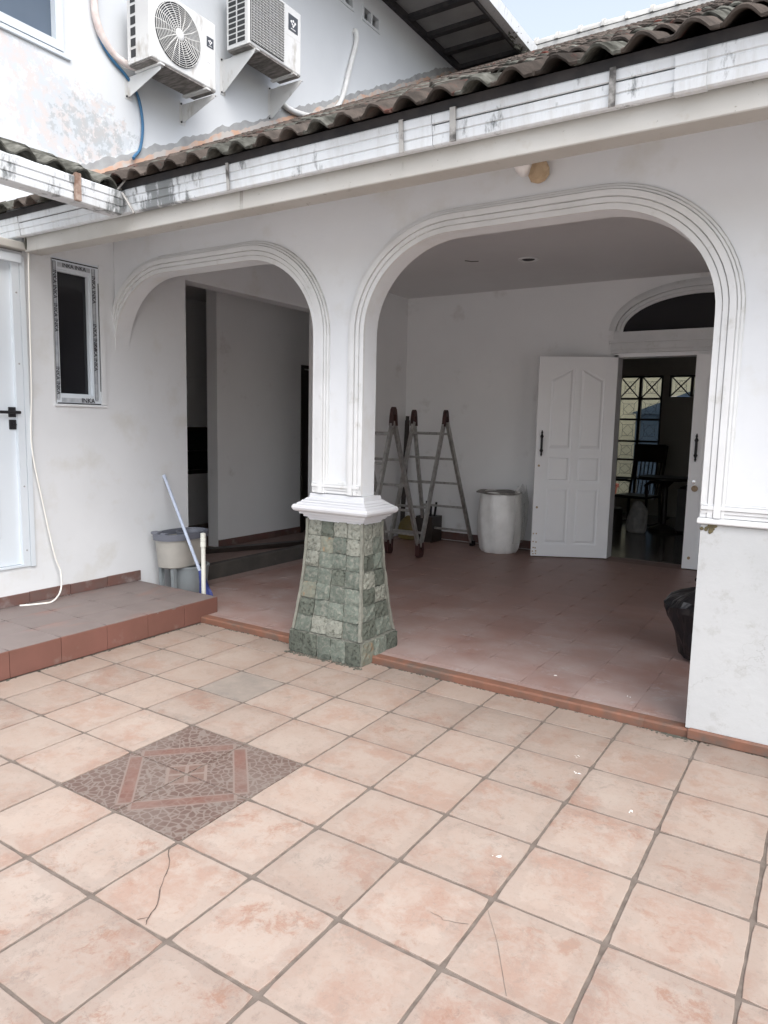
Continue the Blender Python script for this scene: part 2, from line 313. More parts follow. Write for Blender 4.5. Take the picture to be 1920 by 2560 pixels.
# ------------------------------------------------------------------ mesh helpers
class MB:
    def __init__(s): s.v = []; s.f = []; s.mi = []
    def add(s, vs, fs, mi=0):
        o = len(s.v); s.v += [tuple(p) for p in vs]
        for f in fs: s.f.append(tuple(o + i for i in f)); s.mi.append(mi)
        return s
    def box(s, x0, x1, y0, y1, z0, z1, mi=0, ch=0):
        if ch:
            c = ch; V = []; 
            for z, i in ((z0, 1), (z0 + c, 0), (z1 - c, 0), (z1, 1)):
                d = c if i else 0
                V += [(x0 + d, y0 + d, z), (x1 - d, y0 + d, z), (x1 - d, y1 - d, z), (x0 + d, y1 - d, z)]
            F = [(3, 2, 1, 0), (12, 13, 14, 15)]
            for k in range(3):
                for j in range(4):
                    a = k * 4 + j; b_ = k * 4 + (j + 1) % 4; F.append((a, b_, b_ + 4, a + 4))
            return s.add(V, F, mi)
        V = [(x0, y0, z0), (x1, y0, z0), (x1, y1, z0), (x0, y1, z0), (x0, y0, z1), (x1, y0, z1), (x1, y1, z1), (x0, y1, z1)]
        return s.add(V, [(3, 2, 1, 0), (4, 5, 6, 7), (0, 1, 5, 4), (1, 2, 6, 5), (2, 3, 7, 6), (3, 0, 4, 7)], mi)
    def loft(s, rings, closed=True, caps=True, mi=0):
        n = len(rings[0]); V = [p for r in rings for p in r]; F = []
        for k in range(len(rings) - 1):
            for j in range(n if closed else n - 1):
                a = k * n + j; b_ = k * n + (j + 1) % n; F.append((a, b_, b_ + n, a + n))
        if caps: F += [tuple(reversed(range(n))), tuple(range((len(rings) - 1) * n, len(rings) * n))]
        return s.add(V, F, mi)
    def tube(s, pts, r, n=8, mi=0):
        P = [Vector(p) for p in pts]; rings = []; up_ = None
        rs = r if isinstance(r, (list, tuple)) else [r] * len(P)
        for i, p in enumerate(P):
            d = (P[min(i + 1, len(P) - 1)] - P[max(i - 1, 0)]).normalized()
            if up_ is None: up_ = d.orthogonal()
            up_ = (up_ - d * up_.dot(d)).normalized(); w = d.cross(up_)
            rings.append([p + (up_ * math.cos(a) + w * math.sin(a)) * rs[i] for a in (2 * math.pi * k / n for k in range(n))])
        return s.loft(rings, mi=mi)
    def lathe(s, prof, c=(0, 0), n=24, sx=1, sy=1, mi=0, rot=0):
        rings = []
        for r, z in prof:
            rings.append([(c[0] + r * sx * math.cos(a) * math.cos(rot) - r * sy * math.sin(a) * math.sin(rot), c[1] + r * sx * math.cos(a) * math.sin(rot) + r * sy * math.sin(a) * math.cos(rot), z) for a in (2 * math.pi * k / n for k in range(n))])
        return s.loft(rings, mi=mi)
    def prism(s, poly, fn0, fn1, mi=0):
        n = len(poly); V = [fn0(*p) for p in poly] + [fn1(*p) for p in poly]
        F = [tuple(reversed(range(n))), tuple(range(n, 2 * n))] + [(j, (j + 1) % n, (j + 1) % n + n, j + n) for j in range(n)]
        return s.add(V, F, mi)
    def mesh(s, name, mats, smooth=False):
        me = bpy.data.meshes.new(name); me.from_pydata(s.v, [], s.f)
        for k in (mats if isinstance(mats, (list, tuple)) else [mats]): me.materials.append(MATS[k])
        for p, i in zip(me.polygons, s.mi): p.material_index = i; p.use_smooth = smooth
        bm = bmesh.new(); bm.from_mesh(me); bmesh.ops.recalc_face_normals(bm, faces=bm.faces); bm.to_mesh(me); bm.free()
        if smooth:
            try: me.set_sharp_from_angle(angle=R(40))
            except Exception: pass
        me.update(); return me
def link(name, me, parent=None, loc=None, rot=None):
    o = bpy.data.objects.new(name, me); col.objects.link(o)
    if parent: o.parent = parent
    if loc: o.location = loc
    if rot: o.rotation_euler = rot
    return o
def obj(name, mb, mats, parent=None, smooth=False, loc=None, rot=None):
    return link(name, mb.mesh(name, mats, smooth), parent, loc, rot)
def tag(o, label, cat, group=None):
    o['label'] = label; o['category'] = cat
    if group: o['group'] = group
    return o
def thing(name, label, cat, loc=(0, 0, 0), rot=None, group=None):
    o = bpy.data.objects.new(name, None); col.objects.link(o); o.location = loc; o.empty_display_size = .1
    if rot: o.rotation_euler = rot
    return tag(o, label, cat, group)
def struct(o): o['kind'] = 'structure'; return o
def stuff(o): o['kind'] = 'stuff'; return o
def U(a, b): return random.uniform(a, b)

def holes_wall(mb, axis, u0, u1, z0, z1, p0, p1, holes, mi=0):
    """wall slab in plane (axis 'x': constant x, u = y; 'y': constant y, u = x), from p0 to p1, with rectangular holes (ua,ub,za,zb)"""
    us = sorted({u0, u1, *[h[0] for h in holes], *[h[1] for h in holes]}); zs = sorted({z0, z1, *[h[2] for h in holes], *[h[3] for h in holes]})
    us = [u for u in us if u0 <= u <= u1]; zs = [z for z in zs if z0 <= z <= z1]
    P = (lambda u, p, z: (p, u, z)) if axis == 'x' else (lambda u, p, z: (u, p, z))
    solid = lambda i, j: 0 <= i < len(us) - 1 and 0 <= j < len(zs) - 1 and not any(h[0] <= us[i] and us[i + 1] <= h[1] and h[2] <= zs[j] and zs[j + 1] <= h[3] for h in holes)
    for i in range(len(us) - 1):
        for j in range(len(zs) - 1):
            if not solid(i, j): continue
            a, b_, c, d = us[i], us[i + 1], zs[j], zs[j + 1]
            for p in (p0, p1): mb.add([P(a, p, c), P(b_, p, c), P(b_, p, d), P(a, p, d)], [(0, 1, 2, 3)], mi)
            if not solid(i - 1, j): mb.add([P(a, p0, c), P(a, p1, c), P(a, p1, d), P(a, p0, d)], [(0, 1, 2, 3)], mi)
            if not solid(i + 1, j): mb.add([P(b_, p0, c), P(b_, p1, c), P(b_, p1, d), P(b_, p0, d)], [(0, 1, 2, 3)], mi)
            if not solid(i, j - 1): mb.add([P(a, p0, c), P(b_, p0, c), P(b_, p1, c), P(a, p1, c)], [(0, 1, 2, 3)], mi)
            if not solid(i, j + 1): mb.add([P(a, p0, d), P(b_, p0, d), P(b_, p1, d), P(a, p1, d)], [(0, 1, 2, 3)], mi)
    return mb

def slab_tile(w, d, h, jit=.0010, ch=.0018, n=7):
    """a laid tile centred on the origin, its top at z = 0, slightly uneven worn outline"""
    out = []
    for k in range(4):
        for i in range(n):
            q = i / n * 2 - 1
            x, y = ((q, -1), (1, q), (-q, 1), (-1, -q))[k]
            cr_ = .0035 if i == 0 else 0
            out.append((x * (w / 2 - cr_) + U(-jit, jit), y * (d / 2 - cr_) + U(-jit, jit)))
    rings = [[(x, y, -h) for x, y in out], [(x, y, -ch * .55) for x, y in out], [(x * (1 - 2 * ch / w), y * (1 - 2 * ch / d), 0) for x, y in out]]
    return MB().loft(rings)

# ================================================================== SETTING
g = MB(); g.add([(-60, -60, -.03), (60, -60, -.03), (60, 60, -.03), (-60, 60, -.03)], [(0, 1, 2, 3)])
struct(obj('ground', g, 'bounce_paving'))

# courtyard
fl = MB().box(-1.35, 5.2, -2.6, 1.93, -.028, -.0045)
court = struct(obj('courtyard_floor', fl, 'grout'))
TG = .0108
base_meshes = [slab_tile(T - TG, T - TG, .02).mesh('tile', 'courtyard_tile') for _ in range(6)]
grey_mesh = slab_tile(T - TG, T - TG, .02).mesh('tile', 'grey_tile')
printed = [slab_tile(T - .004, T - .004, .02, .0004, .002).mesh('tile', 'printed_tile') for _ in range(2)]
cut_meshes = {}
def cut(w, d, mt):
    k = (round(w, 3), round(d, 3), mt)
    if k not in cut_meshes: cut_meshes[k] = slab_tile(w, d, .02).mesh('tile', mt)
    return cut_meshes[k]
for i in range(-4, 12):
    for j in range(-6, 6):
        x0, x1, y0, y1 = i * T, (i + 1) * T, j * T, (j + 1) * T
        x0 = max(x0, -1.24); y1 = min(y1, 1.885)
        loc = ((x0 + x1) / 2 + U(-.0015, .0015), (y0 + y1) / 2 + U(-.0015, .0015), U(-.0008, .0008))
        rot = (U(-.002, .002), U(-.002, .002), random.choice((0, 1, 2, 3)) * math.pi / 2 + U(-.003, .003))
        if 0 <= i <= 1 and 0 <= j <= 1: me = printed[(i + j) % 2]; loc = ((x0 + x1) / 2, (y0 + y1) / 2, -.0004 * (i + j)); rot = (0, 0, 0)
        elif (i, j) == (-1, 3): me = grey_mesh
        elif x1 - x0 < T - .01 or y1 - y0 < T - .01: me = cut(x1 - x0 - TG, y1 - y0 - TG, 'courtyard_tile'); rot = (rot[0], rot[1], U(-.002, .002))
        else: me = random.choice(base_meshes)
        link('tile', me, court, loc, rot)

# porch floor
slab = MB().box(-3.4, 4.2, 1.93, 6.0, -.02, .0375).box(-3.4, 4.2, 6.0, 6.3, -.02, .036)
porch = struct(obj('porch_floor', slab, 'porch_grout'))
pm_ = [slab_tile(.2992, .2992, .02, .0003, .0005, 4).mesh('tile', 'porch_tile') for _ in range(4)]
for i in range(-7, 10):
    for j in range(14):
        x0 = 1.08 + (i - 3) * .3 + .0; y0 = 2.0 + (j - 1) * .3
        if j == 0: y0 = 1.945; y1 = 2.0
        else: y1 = y0 + .3
        y0 = 2.0 + (j - 1) * .3 if j else 1.945
        if y1 > 6.06 or x0 + .3 < -2.06: continue
        link('tile', cut(.297, y1 - y0 - .003, 'porch_tile') if j == 0 else random.choice(pm_), porch, (x0 + .15, (y0 + y1) / 2, .0415 + U(-.0001, .0001)), (U(-.0003, .0003), U(-.0003, .0003), 0))
kerb = struct(obj('porch_kerb', MB().box(-1.26, 4.2, 1.90, 1.94, -.02, .036), 'mortar'))
x = -1.25; k = 0
while x < 3.2:
    w = .3
    if x + w > -1.25:
        q = MB(); yy = [(1.884, -.004), (1.882, .032), (1.884, .038), (1.889, .0415), (1.945, .0422), (1.945, -.004)]
        rr_ = [[(x + .0004 + (w - .0008) * f, y + U(-.0006, .0006), z) for y, z in yy] for f in (0, .33, .66, 1)]
        obj('tile', q.loft(rr_), 'kerb_tile', kerb)
    x += w

# raised step along the side wall
step = struct(obj('side_step', MB().box(-2.4, -1.262, -2.2, 2.036, -.02, .147), 'step_grout'))
ys = [2.04 - .305 * k for k in range(14)]
rm = MB().box(-.0055, .0055, -.151, .151, -.076, .076, ch=.002).mesh('tile', 'riser_tile')
sm_ = slab_tile(.2875, .3035, .012, .0004, .0015, 4).mesh('tile', 'step_tile')
for k in range(13):
    link('tile', rm, step, (-1.256 + U(-.001, .001), ys[k] - .1525, .0765), (0, 0, U(-.003, .003)))
    for a in range(3): link('tile', sm_, step, (-1.25 - .145 - a * .2885, ys[k] - .1525, .155 + U(-.0005, .0005)))
rb = MB().box(-.145, .145, -.005, .005, -.054, .054, ch=.002).mesh('tile', 'riser_tile')
for a in range(3): link('tile', rb, step, (-1.4 - a * .2885, 2.04, .097))

# ================================================================== ARCADE WALL
YW, YB, ZT = 1.89, 2.012, 2.78
def arch_path(xl, xr, zbl, zbr, top=2.41, rx=.54, rz=.49, n=18):
    p = [(xl, zbl)]
    for k in range(n + 1):
        a = math.pi - math.pi / 2 * k / n; p.append((xl + rx + rx * math.cos(a), top - rz + rz * math.sin(a)))
    for k in range(n + 1):
        a = math.pi / 2 - math.pi / 2 * k / n; p.append((xr - rx + rx * math.cos(a), top - rz + rz * math.sin(a)))
    p.append((xr, zbr)); return p
PL = arch_path(-2.118, -.262, 1.88, .99)
PR = arch_path(.10, 1.93, .99, 1.03)
PX = arch_path(2.34, 4.15, 1.03, 1.03)
wall = thing('arcade_wall', 'white plaster porch wall pierced by rounded arches with ribbed moulding', 'wall')
wm = MB()
for P_ in (PL, PR, PX):
    for a, b_ in zip(P_[1:-2], P_[2:-1]):
        if b_[0] - a[0] < 1e-6: continue
        for y in (YW, YB): wm.add([(a[0], y, a[1]), (b_[0], y, b_[1]), (b_[0], y, ZT), (a[0], y, ZT)], [(0, 1, 2, 3)])
    for a, b_ in zip(P_[1:-2], P_[2:-1]):
        wm.add([(a[0], YW, a[1]), (b_[0], YW, b_[1]), (b_[0], YB, b_[1]), (a[0], YB, a[1])], [(0, 1, 2, 3)])
wm.box(-.262, .10, YW, YB, .985, ZT).box(1.93, 2.34, YW, YB, 1.0, ZT).box(4.15, 4.4, YW, YB, 0, ZT)
obj('wall_face', wm, 'plaster', wall)
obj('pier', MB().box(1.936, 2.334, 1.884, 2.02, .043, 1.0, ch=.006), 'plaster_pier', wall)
obj('pier_foot', MB().box(1.95, 2.6, 1.866, 1.89, -.002, .052, ch=.008), 'kerb_tile', wall)
obj('ledge', MB().box(1.922, 2.352, 1.862, 2.03, 1.001, 1.028, ch=.005), 'moulding_paint', wall)
PROF = [(0, 0, 0), (0, .016, 0), (.026, .016, 0), (.0265, .011, 1), (.030, .011, 0), (.0305, .022, 0), (.052, .022, 0), (.0525, .015, 1), (.0565, .015, 0), (.057, .030, 0), (.084, .030, 0), (.0845, .020, 1), (.088, .020, 0), (.0885, .024, 0), (.098, .022, 0), (.0985, .012, 1), (.102, .012, 0), (.1025, .014, 0), (.112, .012, 0), (.1125, .004, 1), (.116, .004, 0), (.116, 0, 0)]
def sweep(path, prof, y0, name, parent, grime_from=1.9, mats=('moulding_paint', 'moulding_grime'), side=1, fade=None):
    mb = MB(); n = len(path); rings = []
    for i, p in enumerate(path):
        a = path[max(i - 1, 0)]; b_ = path[min(i + 1, n - 1)]
        tx, tz = b_[0] - a[0], b_[1] - a[1]; L = math.hypot(tx, tz) or 1
        nx, nz = -tz / L * side, tx / L * side
        f_ = 1.0
        if fade and i < n // 3: f_ = max(.02, min(1.0, (p[1] - fade[0]) / (fade[1] - fade[0])))
        rings.append([(p[0] + nx * d * f_, y0 - h * f_ + (1 - f_) * .001, p[1] + nz * d * f_) for d, h, _ in prof])
    for k in range(n - 1):
        hi_ = (path[k][1] + path[k + 1][1]) / 2 > grime_from
        for j in range(len(prof) - 1):
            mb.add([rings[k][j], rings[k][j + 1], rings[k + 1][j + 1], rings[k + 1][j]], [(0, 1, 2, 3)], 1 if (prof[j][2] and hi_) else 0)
    return obj(name, mb, list(mats), parent)
def dens(P_):
    out = [P_[0]]
    for a, b_ in zip(P_[:-1], P_[1:]):
        k = max(1, int(abs(a[0] - b_[0]) / .15 + abs(a[1] - b_[1]) / .15))
        out += [(a[0] + (b_[0] - a[0]) * i / k, a[1] + (b_[1] - a[1]) * i / k) for i in range(1, k + 1)]
    return out
# the far side of the left arch dies into the side wall
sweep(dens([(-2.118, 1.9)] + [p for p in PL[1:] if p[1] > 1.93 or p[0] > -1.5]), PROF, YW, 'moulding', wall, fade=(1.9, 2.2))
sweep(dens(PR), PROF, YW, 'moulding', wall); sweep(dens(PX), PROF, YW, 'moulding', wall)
PF = [(d * .62, h - .0015 if h > .002 else h, g_) for d, h, g_ in PROF]
sweep([(-.258, .993), (.096, .993)], [(d, h, 0) for d, h, _ in PF], YW, 'panel_moulding', wall)
sweep([(1.934, 1.031), (2.336, 1.031)], [(d, h, 0) for d, h, _ in PF], YW, 'panel_moulding', wall)
rsm = MB()
for k in range(16):
    q = U(.004, .011); rsm.lathe([(q * .2, -q), (q, -q * .3), (q * .8, q * .5), (q * .2, q)], (0, 0), 7, U(.8, 1.3), .5)
    ox, oz = random.gauss(0, .013), -abs(random.gauss(0, .018))
    for i_ in range(len(rsm.v) - 28, len(rsm.v)): x_, y_, z_ = rsm.v[i_]; rsm.v[i_] = (x_ + ox, y_, z_ + oz)
stuff(obj('moss_clump', rsm, 'moss_brown', wall, loc=(1.972, 1.882, .998)))

# ================================================================== PILLAR
cx, cy = -.078, 1.965
pil = thing('stone_pillar', 'tapered pillar of green stone blocks under a white moulded capital', 'pillar', (cx, cy, 0))
def half(z):
    q = max(0, min(1, (z - .14) / .68)); e = (1 - q) ** 1.7
    return .197 + .048 * e, .098 + .075 * e          # half width in x, y of the core
core = MB(); rings = []
for k in range(9):
    z = .14 + .70 * k / 8; hx, hy = half(z); rings.append([(-hx, -hy, z), (hx, -hy, z), (hx, hy, z), (-hx, hy, z)])
core.loft(rings); core.box(-.268, .268, -.19, .19, -.01, .138)
obj('core', core, 'mortar', pil)
def stone(face, u0, u1, z0, z1, m_):
    """an uneven block set into one face; u runs along the face"""
    gp = .0016; dep = U(.005, .019); mb = MB()
    def P(u, z, o):
        if z1 <= .14: hx, hy = .268, .19
        else: hx, hy = half(z)
        if face == 'f': return (u * hx, -hy - o, z)
        if face == 'b': return (u * hx, hy + o, z)
        if face == 'r': return (hx + o, u * hy, z)
        return (-hx - o, u * hy, z)
    hw = half((z0 + z1) / 2)[0 if face in 'fb' else 1]; gu = gp / hw
    a, b_, c, d = u0 + gu, u1 - gu, z0 + gp, z1 - gp
    j = lambda s_: U(-s_, s_)
    grid = []; nu, nz = 4, 4
    for kz in range(nz + 1):
        for ku in range(nu + 1):
            fu, fz = ku / nu, kz / nz; bd = ku in (0, nu) or kz in (0, nz); cn = ku in (0, nu) and kz in (0, nz)
            uu, zz = a + (b_ - a) * fu, c + (d - c) * fz
            if cn: uu += (.002 / hw) * (1 if ku == 0 else -1); zz += .002 * (1 if kz == 0 else -1)
            grid.append(P(uu + j(.0028) / hw, zz + j(.0028), dep * (.72 if bd else 1) + j(.0042)))
    F = [(kz * (nu + 1) + ku, kz * (nu + 1) + ku + 1, (kz + 1) * (nu + 1) + ku + 1, (kz + 1) * (nu + 1) + ku) for kz in range(nz) for ku in range(nu)]
    rim = [k for k in range(nu)] + [(nu + 1) * k + nu for k in range(nz)] + [(nu + 1) * nz + nu - k for k in range(nu)] + [(nu + 1) * (nz - k) for k in range(nz)]
    nb = len(grid); back = []
    for ri in rim:
        x, y, z = grid[ri]; 
        if face == 'f': y += dep + .01
        elif face == 'b': y -= dep + .01
        elif face == 'r': x -= dep + .01
        else: x += dep + .01
        back.append((x, y, z))
    for k in range(len(rim)):
        F.append((rim[k], rim[(k + 1) % len(rim)], nb + (k + 1) % len(rim), nb + k))
    mb.add(grid + back, F); return obj('stone', mb, m_, pil, smooth=False)
ROWS = [(.142, .245), (.245, .345), (.345, .443), (.443, .540), (.540, .635), (.635, .732), (.732, .826)]
FRONT = ["gpgd", "dggg", "pggg", "ggdg", "pggg", "gtpd", "pgpp"]     # bottom to top; t = tan, p = pale, g = green, d = dark
FRONT = ["gppg", "dggg", "tggg", "ggdg", "pggg", "ptgp", "pdpp"]
SIDE = ["dg", "gd", "dp", "pd", "dg", "pg", "pp"]
NM = dict(p='stone_pale', g='stone_green', d='stone_dark', t='stone_tan')
for r_, (z0, z1) in enumerate(ROWS):
    for c_ in range(4):
        o = U(-.04, .04)
        e0 = -.985 + c_ * .4925; e1 = e0 + .4925; dz = U(-.004, .004)
        stone('f', e0, e1, z0 + dz, z1 + dz, NM[FRONT[r_][c_]])
        stone('b', e0, e1, z0, z1, NM[random.choice('gdp')])
    for c_ in range(2):
        e0 = -.92 + c_ * .92; dz = U(-.006, .006)
        stone('r', e0, e0 + .92, z0 + dz, z1 + dz, NM[SIDE[r_][c_]]); stone('l', e0, e0 + .92, z0, z1, NM[random.choice('gdp')])
def pl_stone(face, u0, u1, m_):
    stone(face, u0, u1, .002, .138, m_)
for c_ in range(5):
    e0 = -.99 + c_ * .396; pl_stone('f', e0, e0 + .396, NM["ddggd"[c_]]); pl_stone('b', e0, e0 + .396, 'stone_dark')
for c_ in range(3):
    e0 = -.98 + c_ * .655; pl_stone('r', e0, e0 + .655, NM["tgd"[c_]]); pl_stone('l', e0, e0 + .655, 'stone_dark')
edge = MB()
for sx in (-1, 1):
    for sy in (-1, 1):
        rr_ = []
        for k in range(15):
            z = .145 + .685 * k / 14; hx, hy = half(z); x_, y_ = sx * (hx + .006), sy * (hy + .006); e = .009
            rr_.append([(x_ - e + U(-.003, .003), y_ - e, z), (x_ + e, y_ - e + U(-.003, .003), z), (x_ + e + U(-.003, .003), y_ + e, z), (x_ - e, y_ + e + U(-.003, .003), z)])
        obj('corner_mortar', MB().loft(rr_), 'corner_mortar', pil)
cap = MB(); CP = [(.822, .204, .104), (.838, .205, .105), (.8381, .198, .098), (.8411, .198, .098), (.8412, .223, .121), (.856, .225, .123), (.8561, .215, .113), (.8591, .215, .113), (.8592, .243, .139), (.872, .246, .141), (.8721, .236, .131), (.8751, .236, .131), (.8752, .262, .156), (.884, .273, .166), (.896, .278, .171), (.908, .276, .169), (.917, .268, .162), (.9171, .256, .151), (.9191, .255, .150), (.9192, .258, .153), (.930, .246, .142), (.9301, .234, .131), (.9321, .234, .131), (.9322, .238, .135), (.943, .229, .126), (.9431, .218, .115), (.9451, .218, .115), (.9452, .222, .119), (.957, .210, .105), (.9571, .202, .095), (.984, .199, .089)]
cap.loft([[(-a, -b_, z), (a, -b_, z), (a, b_, z), (-a, b_, z)] for z, a, b_ in CP]); obj('capital', cap, 'capital_paint', pil)
# dirt and moss gathered at the foot
foot = thing('dirt_pile', 'dark soil and moss gathered along the foot of the stone pillar', 'dirt'); del foot['label'], foot['category']
bpy.data.objects.remove(foot)
ds = MB()
for k in range(150):
    f = U(0, 1); x = cx - .29 + .58 * f; y = cy - .205 - abs(random.gauss(0, .012)); s_ = U(.003, .011)
    ds.lathe([(s_ * .2, -.001), (s_, .0005), (s_ * .7, s_ * .5), (s_ * .1, s_ * .7)], (x, y), 6, U(.7, 1.6), U(.6, 1))
for k in range(420):
    x = U(-1.2, 2.6) if k < 300 else random.gauss(1.90, .05); y = 1.8765 - abs(random.gauss(0, .006 if k < 300 else .016)); s_ = U(.0015, .006)
    if -.36 < x < .21: continue
    ds.lathe([(s_ * .2, -.001), (s_, .0005), (s_ * .7, s_ * .5), (s_ * .1, s_ * .7)], (x, y), 6, U(1, 2.5), U(.6, 1))
for k in range(110):
    y = U(-.3, 1.87); x = -1.238 + abs(random.gauss(0, .008)); s_ = U(.002, .006)
    ds.lathe([(s_ * .2, -.001), (s_, .0005), (s_ * .7, s_ * .5), (s_ * .1, s_ * .7)], (x, y), 6, U(.6, 1), U(1, 2.5))
stuff(tag(obj('loose_dirt', ds, 'soil_dark'), 'dark loose dirt along the pillar foot, kerb and step edge', 'dirt'))

# ================================================================== SIDE WALL (left)
XS = -2.12
sw = thing('side_wall', 'white plaster wall with the narrow taped window and white door', 'wall')
w = MB(); holes_wall(w, 'x', -3.0, 2.56, .0, 2.46, XS, XS - .16, [(.27, 1.165, .41, 2.43), (1.40, 1.752, 1.505, 2.48)])
w.box(XS - .16, XS, 1.2, 2.56, 2.461, 2.90); obj('wall_face', w, 'plaster', sw)
obj('lintel', MB().box(XS - .16, XS, 2.561, 4.35, 2.53, 2.92), 'plaster', sw)
obj('wall_end', MB().box(XS - .16, XS, 4.351, 6.05, .0, 2.92), 'plaster_inner', sw)
y = 2.06
while y > -2.2:
    obj('skirting', MB().box(XS, XS + .012 + U(0, .002), y - .302, y - .002, .156, .232 + U(-.003, .003), ch=.002), 'skirting', sw); y -= .304
# white uPVC door
d = link('door', MB().box(XS - .05, XS - .015, .32, 1.118, .425, 2.395, ch=.003).mesh('door', 'white_pvc'), sw)
holes_wall(fm := MB(), 'x', .27, 1.165, .41, 2.43, XS + .012, XS - .06, [(.322, 1.116, .423, 2.397)]); obj('frame', fm, 'white_pvc', d)
obj('trim', MB().box(XS - .004, XS + .016, 1.168, 1.20, .40, 2.44, ch=.006), 'white_pvc', d)
obj('header', MB().box(XS, XS + .03, .25, 1.175, 2.385, 2.442, ch=.004), 'white_pvc', d)
obj('panel', MB().box(XS - .016, XS - .010, .45, .985, .62, 1.20, ch=.002), 'white_pvc', d); obj('panel', MB().box(XS - .016, XS - .010, .45, .985, 1.32, 2.28, ch=.002), 'white_pvc', d)
hd = obj('handle', MB().box(XS - .015, XS - .004, 1.07, 1.135, 1.405, 1.47, ch=.002).tube([(XS - .01, 1.10, 1.437), (XS + .035, 1.10, 1.437)], .010).box(XS + .028, XS + .042, .985, 1.125, 1.426, 1.446, ch=.004), 'black_metal', d)
obj('lock', MB().box(XS - .015, XS - .004, 1.072, 1.135, 1.325, 1.388, ch=.002).tube([(XS - .006, 1.103, 1.357), (XS + .004, 1.103, 1.357)], .011, 12), 'black_metal', d)
for z in (.52, .95, 1.75, 2.2): obj('screw', MB().lathe([(.006, 0), (.006, .003), (.002, .004)], n=8), 'cement_grey', d, loc=(XS + .012, 1.142, z), rot=(0, R(90), 0))
# window with factory tape
wn = thing('window', '', ''); del wn['label'], wn['category']; wn.parent = sw
holes_wall(fm := MB(), 'x', 1.40, 1.752, 1.505, 2.48, XS + .004, XS - .07, [(1.436, 1.690, 1.566, 2.405)]); obj('frame', fm, 'white_pvc', wn)
obj('pane', MB().box(XS - .05, XS - .042, 1.43, 1.70, 1.56, 2.41), 'window_dark', wn)
obj('bead', holes_wall(MB(), 'x', 1.436, 1.690, 1.566, 2.405, XS - .012, XS - .041, [(1.446, 1.680, 1.576, 2.394)]), 'white_pvc', wn)
obj('sill', MB().box(XS - .002, XS + .018, 1.385, 1.79, 1.485, 1.502, ch=.004), 'plaster', wn)
obj('reveal', MB().box(XS - .002, XS + .010, 1.756, 1.795, 1.503, 2.49, ch=.004), 'plaster', wn)
def lettering(txt, size, loc, rot, parent, mt='ink_black'):
    cu = bpy.data.curves.new('txt', 'FONT'); cu.body = txt; cu.size = size; cu.align_x = 'CENTER'; cu.align_y = 'CENTER'; cu.extrude = .0004; cu.offset = size * .012
    o = bpy.data.objects.new('txt', cu); col.objects.link(o)
    me = bpy.data.meshes.new_from_object(o.evaluated_get(bpy.context.evaluated_depsgraph_get()))
    bpy.data.objects.remove(o); me.materials.clear(); me.materials.append(MATS[mt])
    return link('lettering', me, parent, loc, rot)
def tape(y0, y1, z0, z1, vert):
    tp = obj('tape', MB().box(XS + .0045, XS + .006, y0, y1, z0, z1), 'paper_tape', wn)
    return tp
for y0, y1, zs_ in ((1.403, 1.428, (2.30, 2.08, 1.66)), (1.700, 1.728, (2.31, 1.98, 1.84))):
    tp = tape(y0, y1, 1.53, 2.455, True)
    for z in zs_: lettering('INKA INKA', .038, (XS + .0072, (y0 + y1) / 2, z), (R(90), R(90), R(90)), tp)
    obj('edge_line', MB().box(XS + .0062, XS + .0068, y0 + .0005, y0 + .003, 1.54, 2.45), 'ink_black', tp); obj('edge_line', MB().box(XS + .0062, XS + .0068, y1 - .003, y1 - .0005, 1.54, 2.45), 'ink_black', tp)
tp = tape(1.44, 1.69, 1.515, 1.545, False); lettering('INKA', .046, (XS + .0072, 1.645, 1.530), (R(90), 0, R(90)), tp)
tp = tape(1.44, 1.69, 2.42, 2.45, False); lettering('INKA INKA', .036, (XS + .0072, 1.565, 2.435), (R(90), 0, R(90)), tp)
obj('edge_line', MB().box(XS + .001, XS + .0052, 1.397, 1.754, 2.462, 2.470), 'ink_black', wn); obj('edge_line', MB().box(XS + .001, XS + .0055, 1.396, 1.402, 1.51, 2.47), 'cement_grey', wn)
obj('edge_line', MB().box(XS + .001, XS + .0052, 1.41, 1.75, 1.505, 1.512), 'ink_black', wn); obj('edge_line', MB().box(XS + .001, XS + .0055, 1.748, 1.754, 1.60, 2.36), 'ink_black', wn)

# ================================================================== PORCH INSIDE
ceil = MB(); ceil.box(-5.2, 4.4, 2.02, 10.6, 2.92, 3.0); cl_ = struct(obj('porch_ceiling', ceil, 'ceiling_paint'))
struct(obj('eave_soffit', MB().box(-2.1, 4.4, 1.302, 1.888, 2.715, 2.728), 'ceiling_paint'))
bw = thing('back_wall', 'white porch back wall holding the panelled double door and dark fanlight', 'wall')
DX0, DX1, DC = .40, 2.0, 1.2
w = MB(); holes_wall(w, 'y', -3.3, 4.4, .0, 2.92, 6.05, 6.2, [(DX0, DX1, .0, 2.17)]); obj('wall_face', w, 'plaster_inner', bw)
x = XS + .002
while x < .38:
    x1_ = min(x + .3, .385); obj('skirting', MB().box(x + .001, x1_ - .001, 6.036, 6.05, .043, .135, ch=.002), 'skirting', bw); x += .3
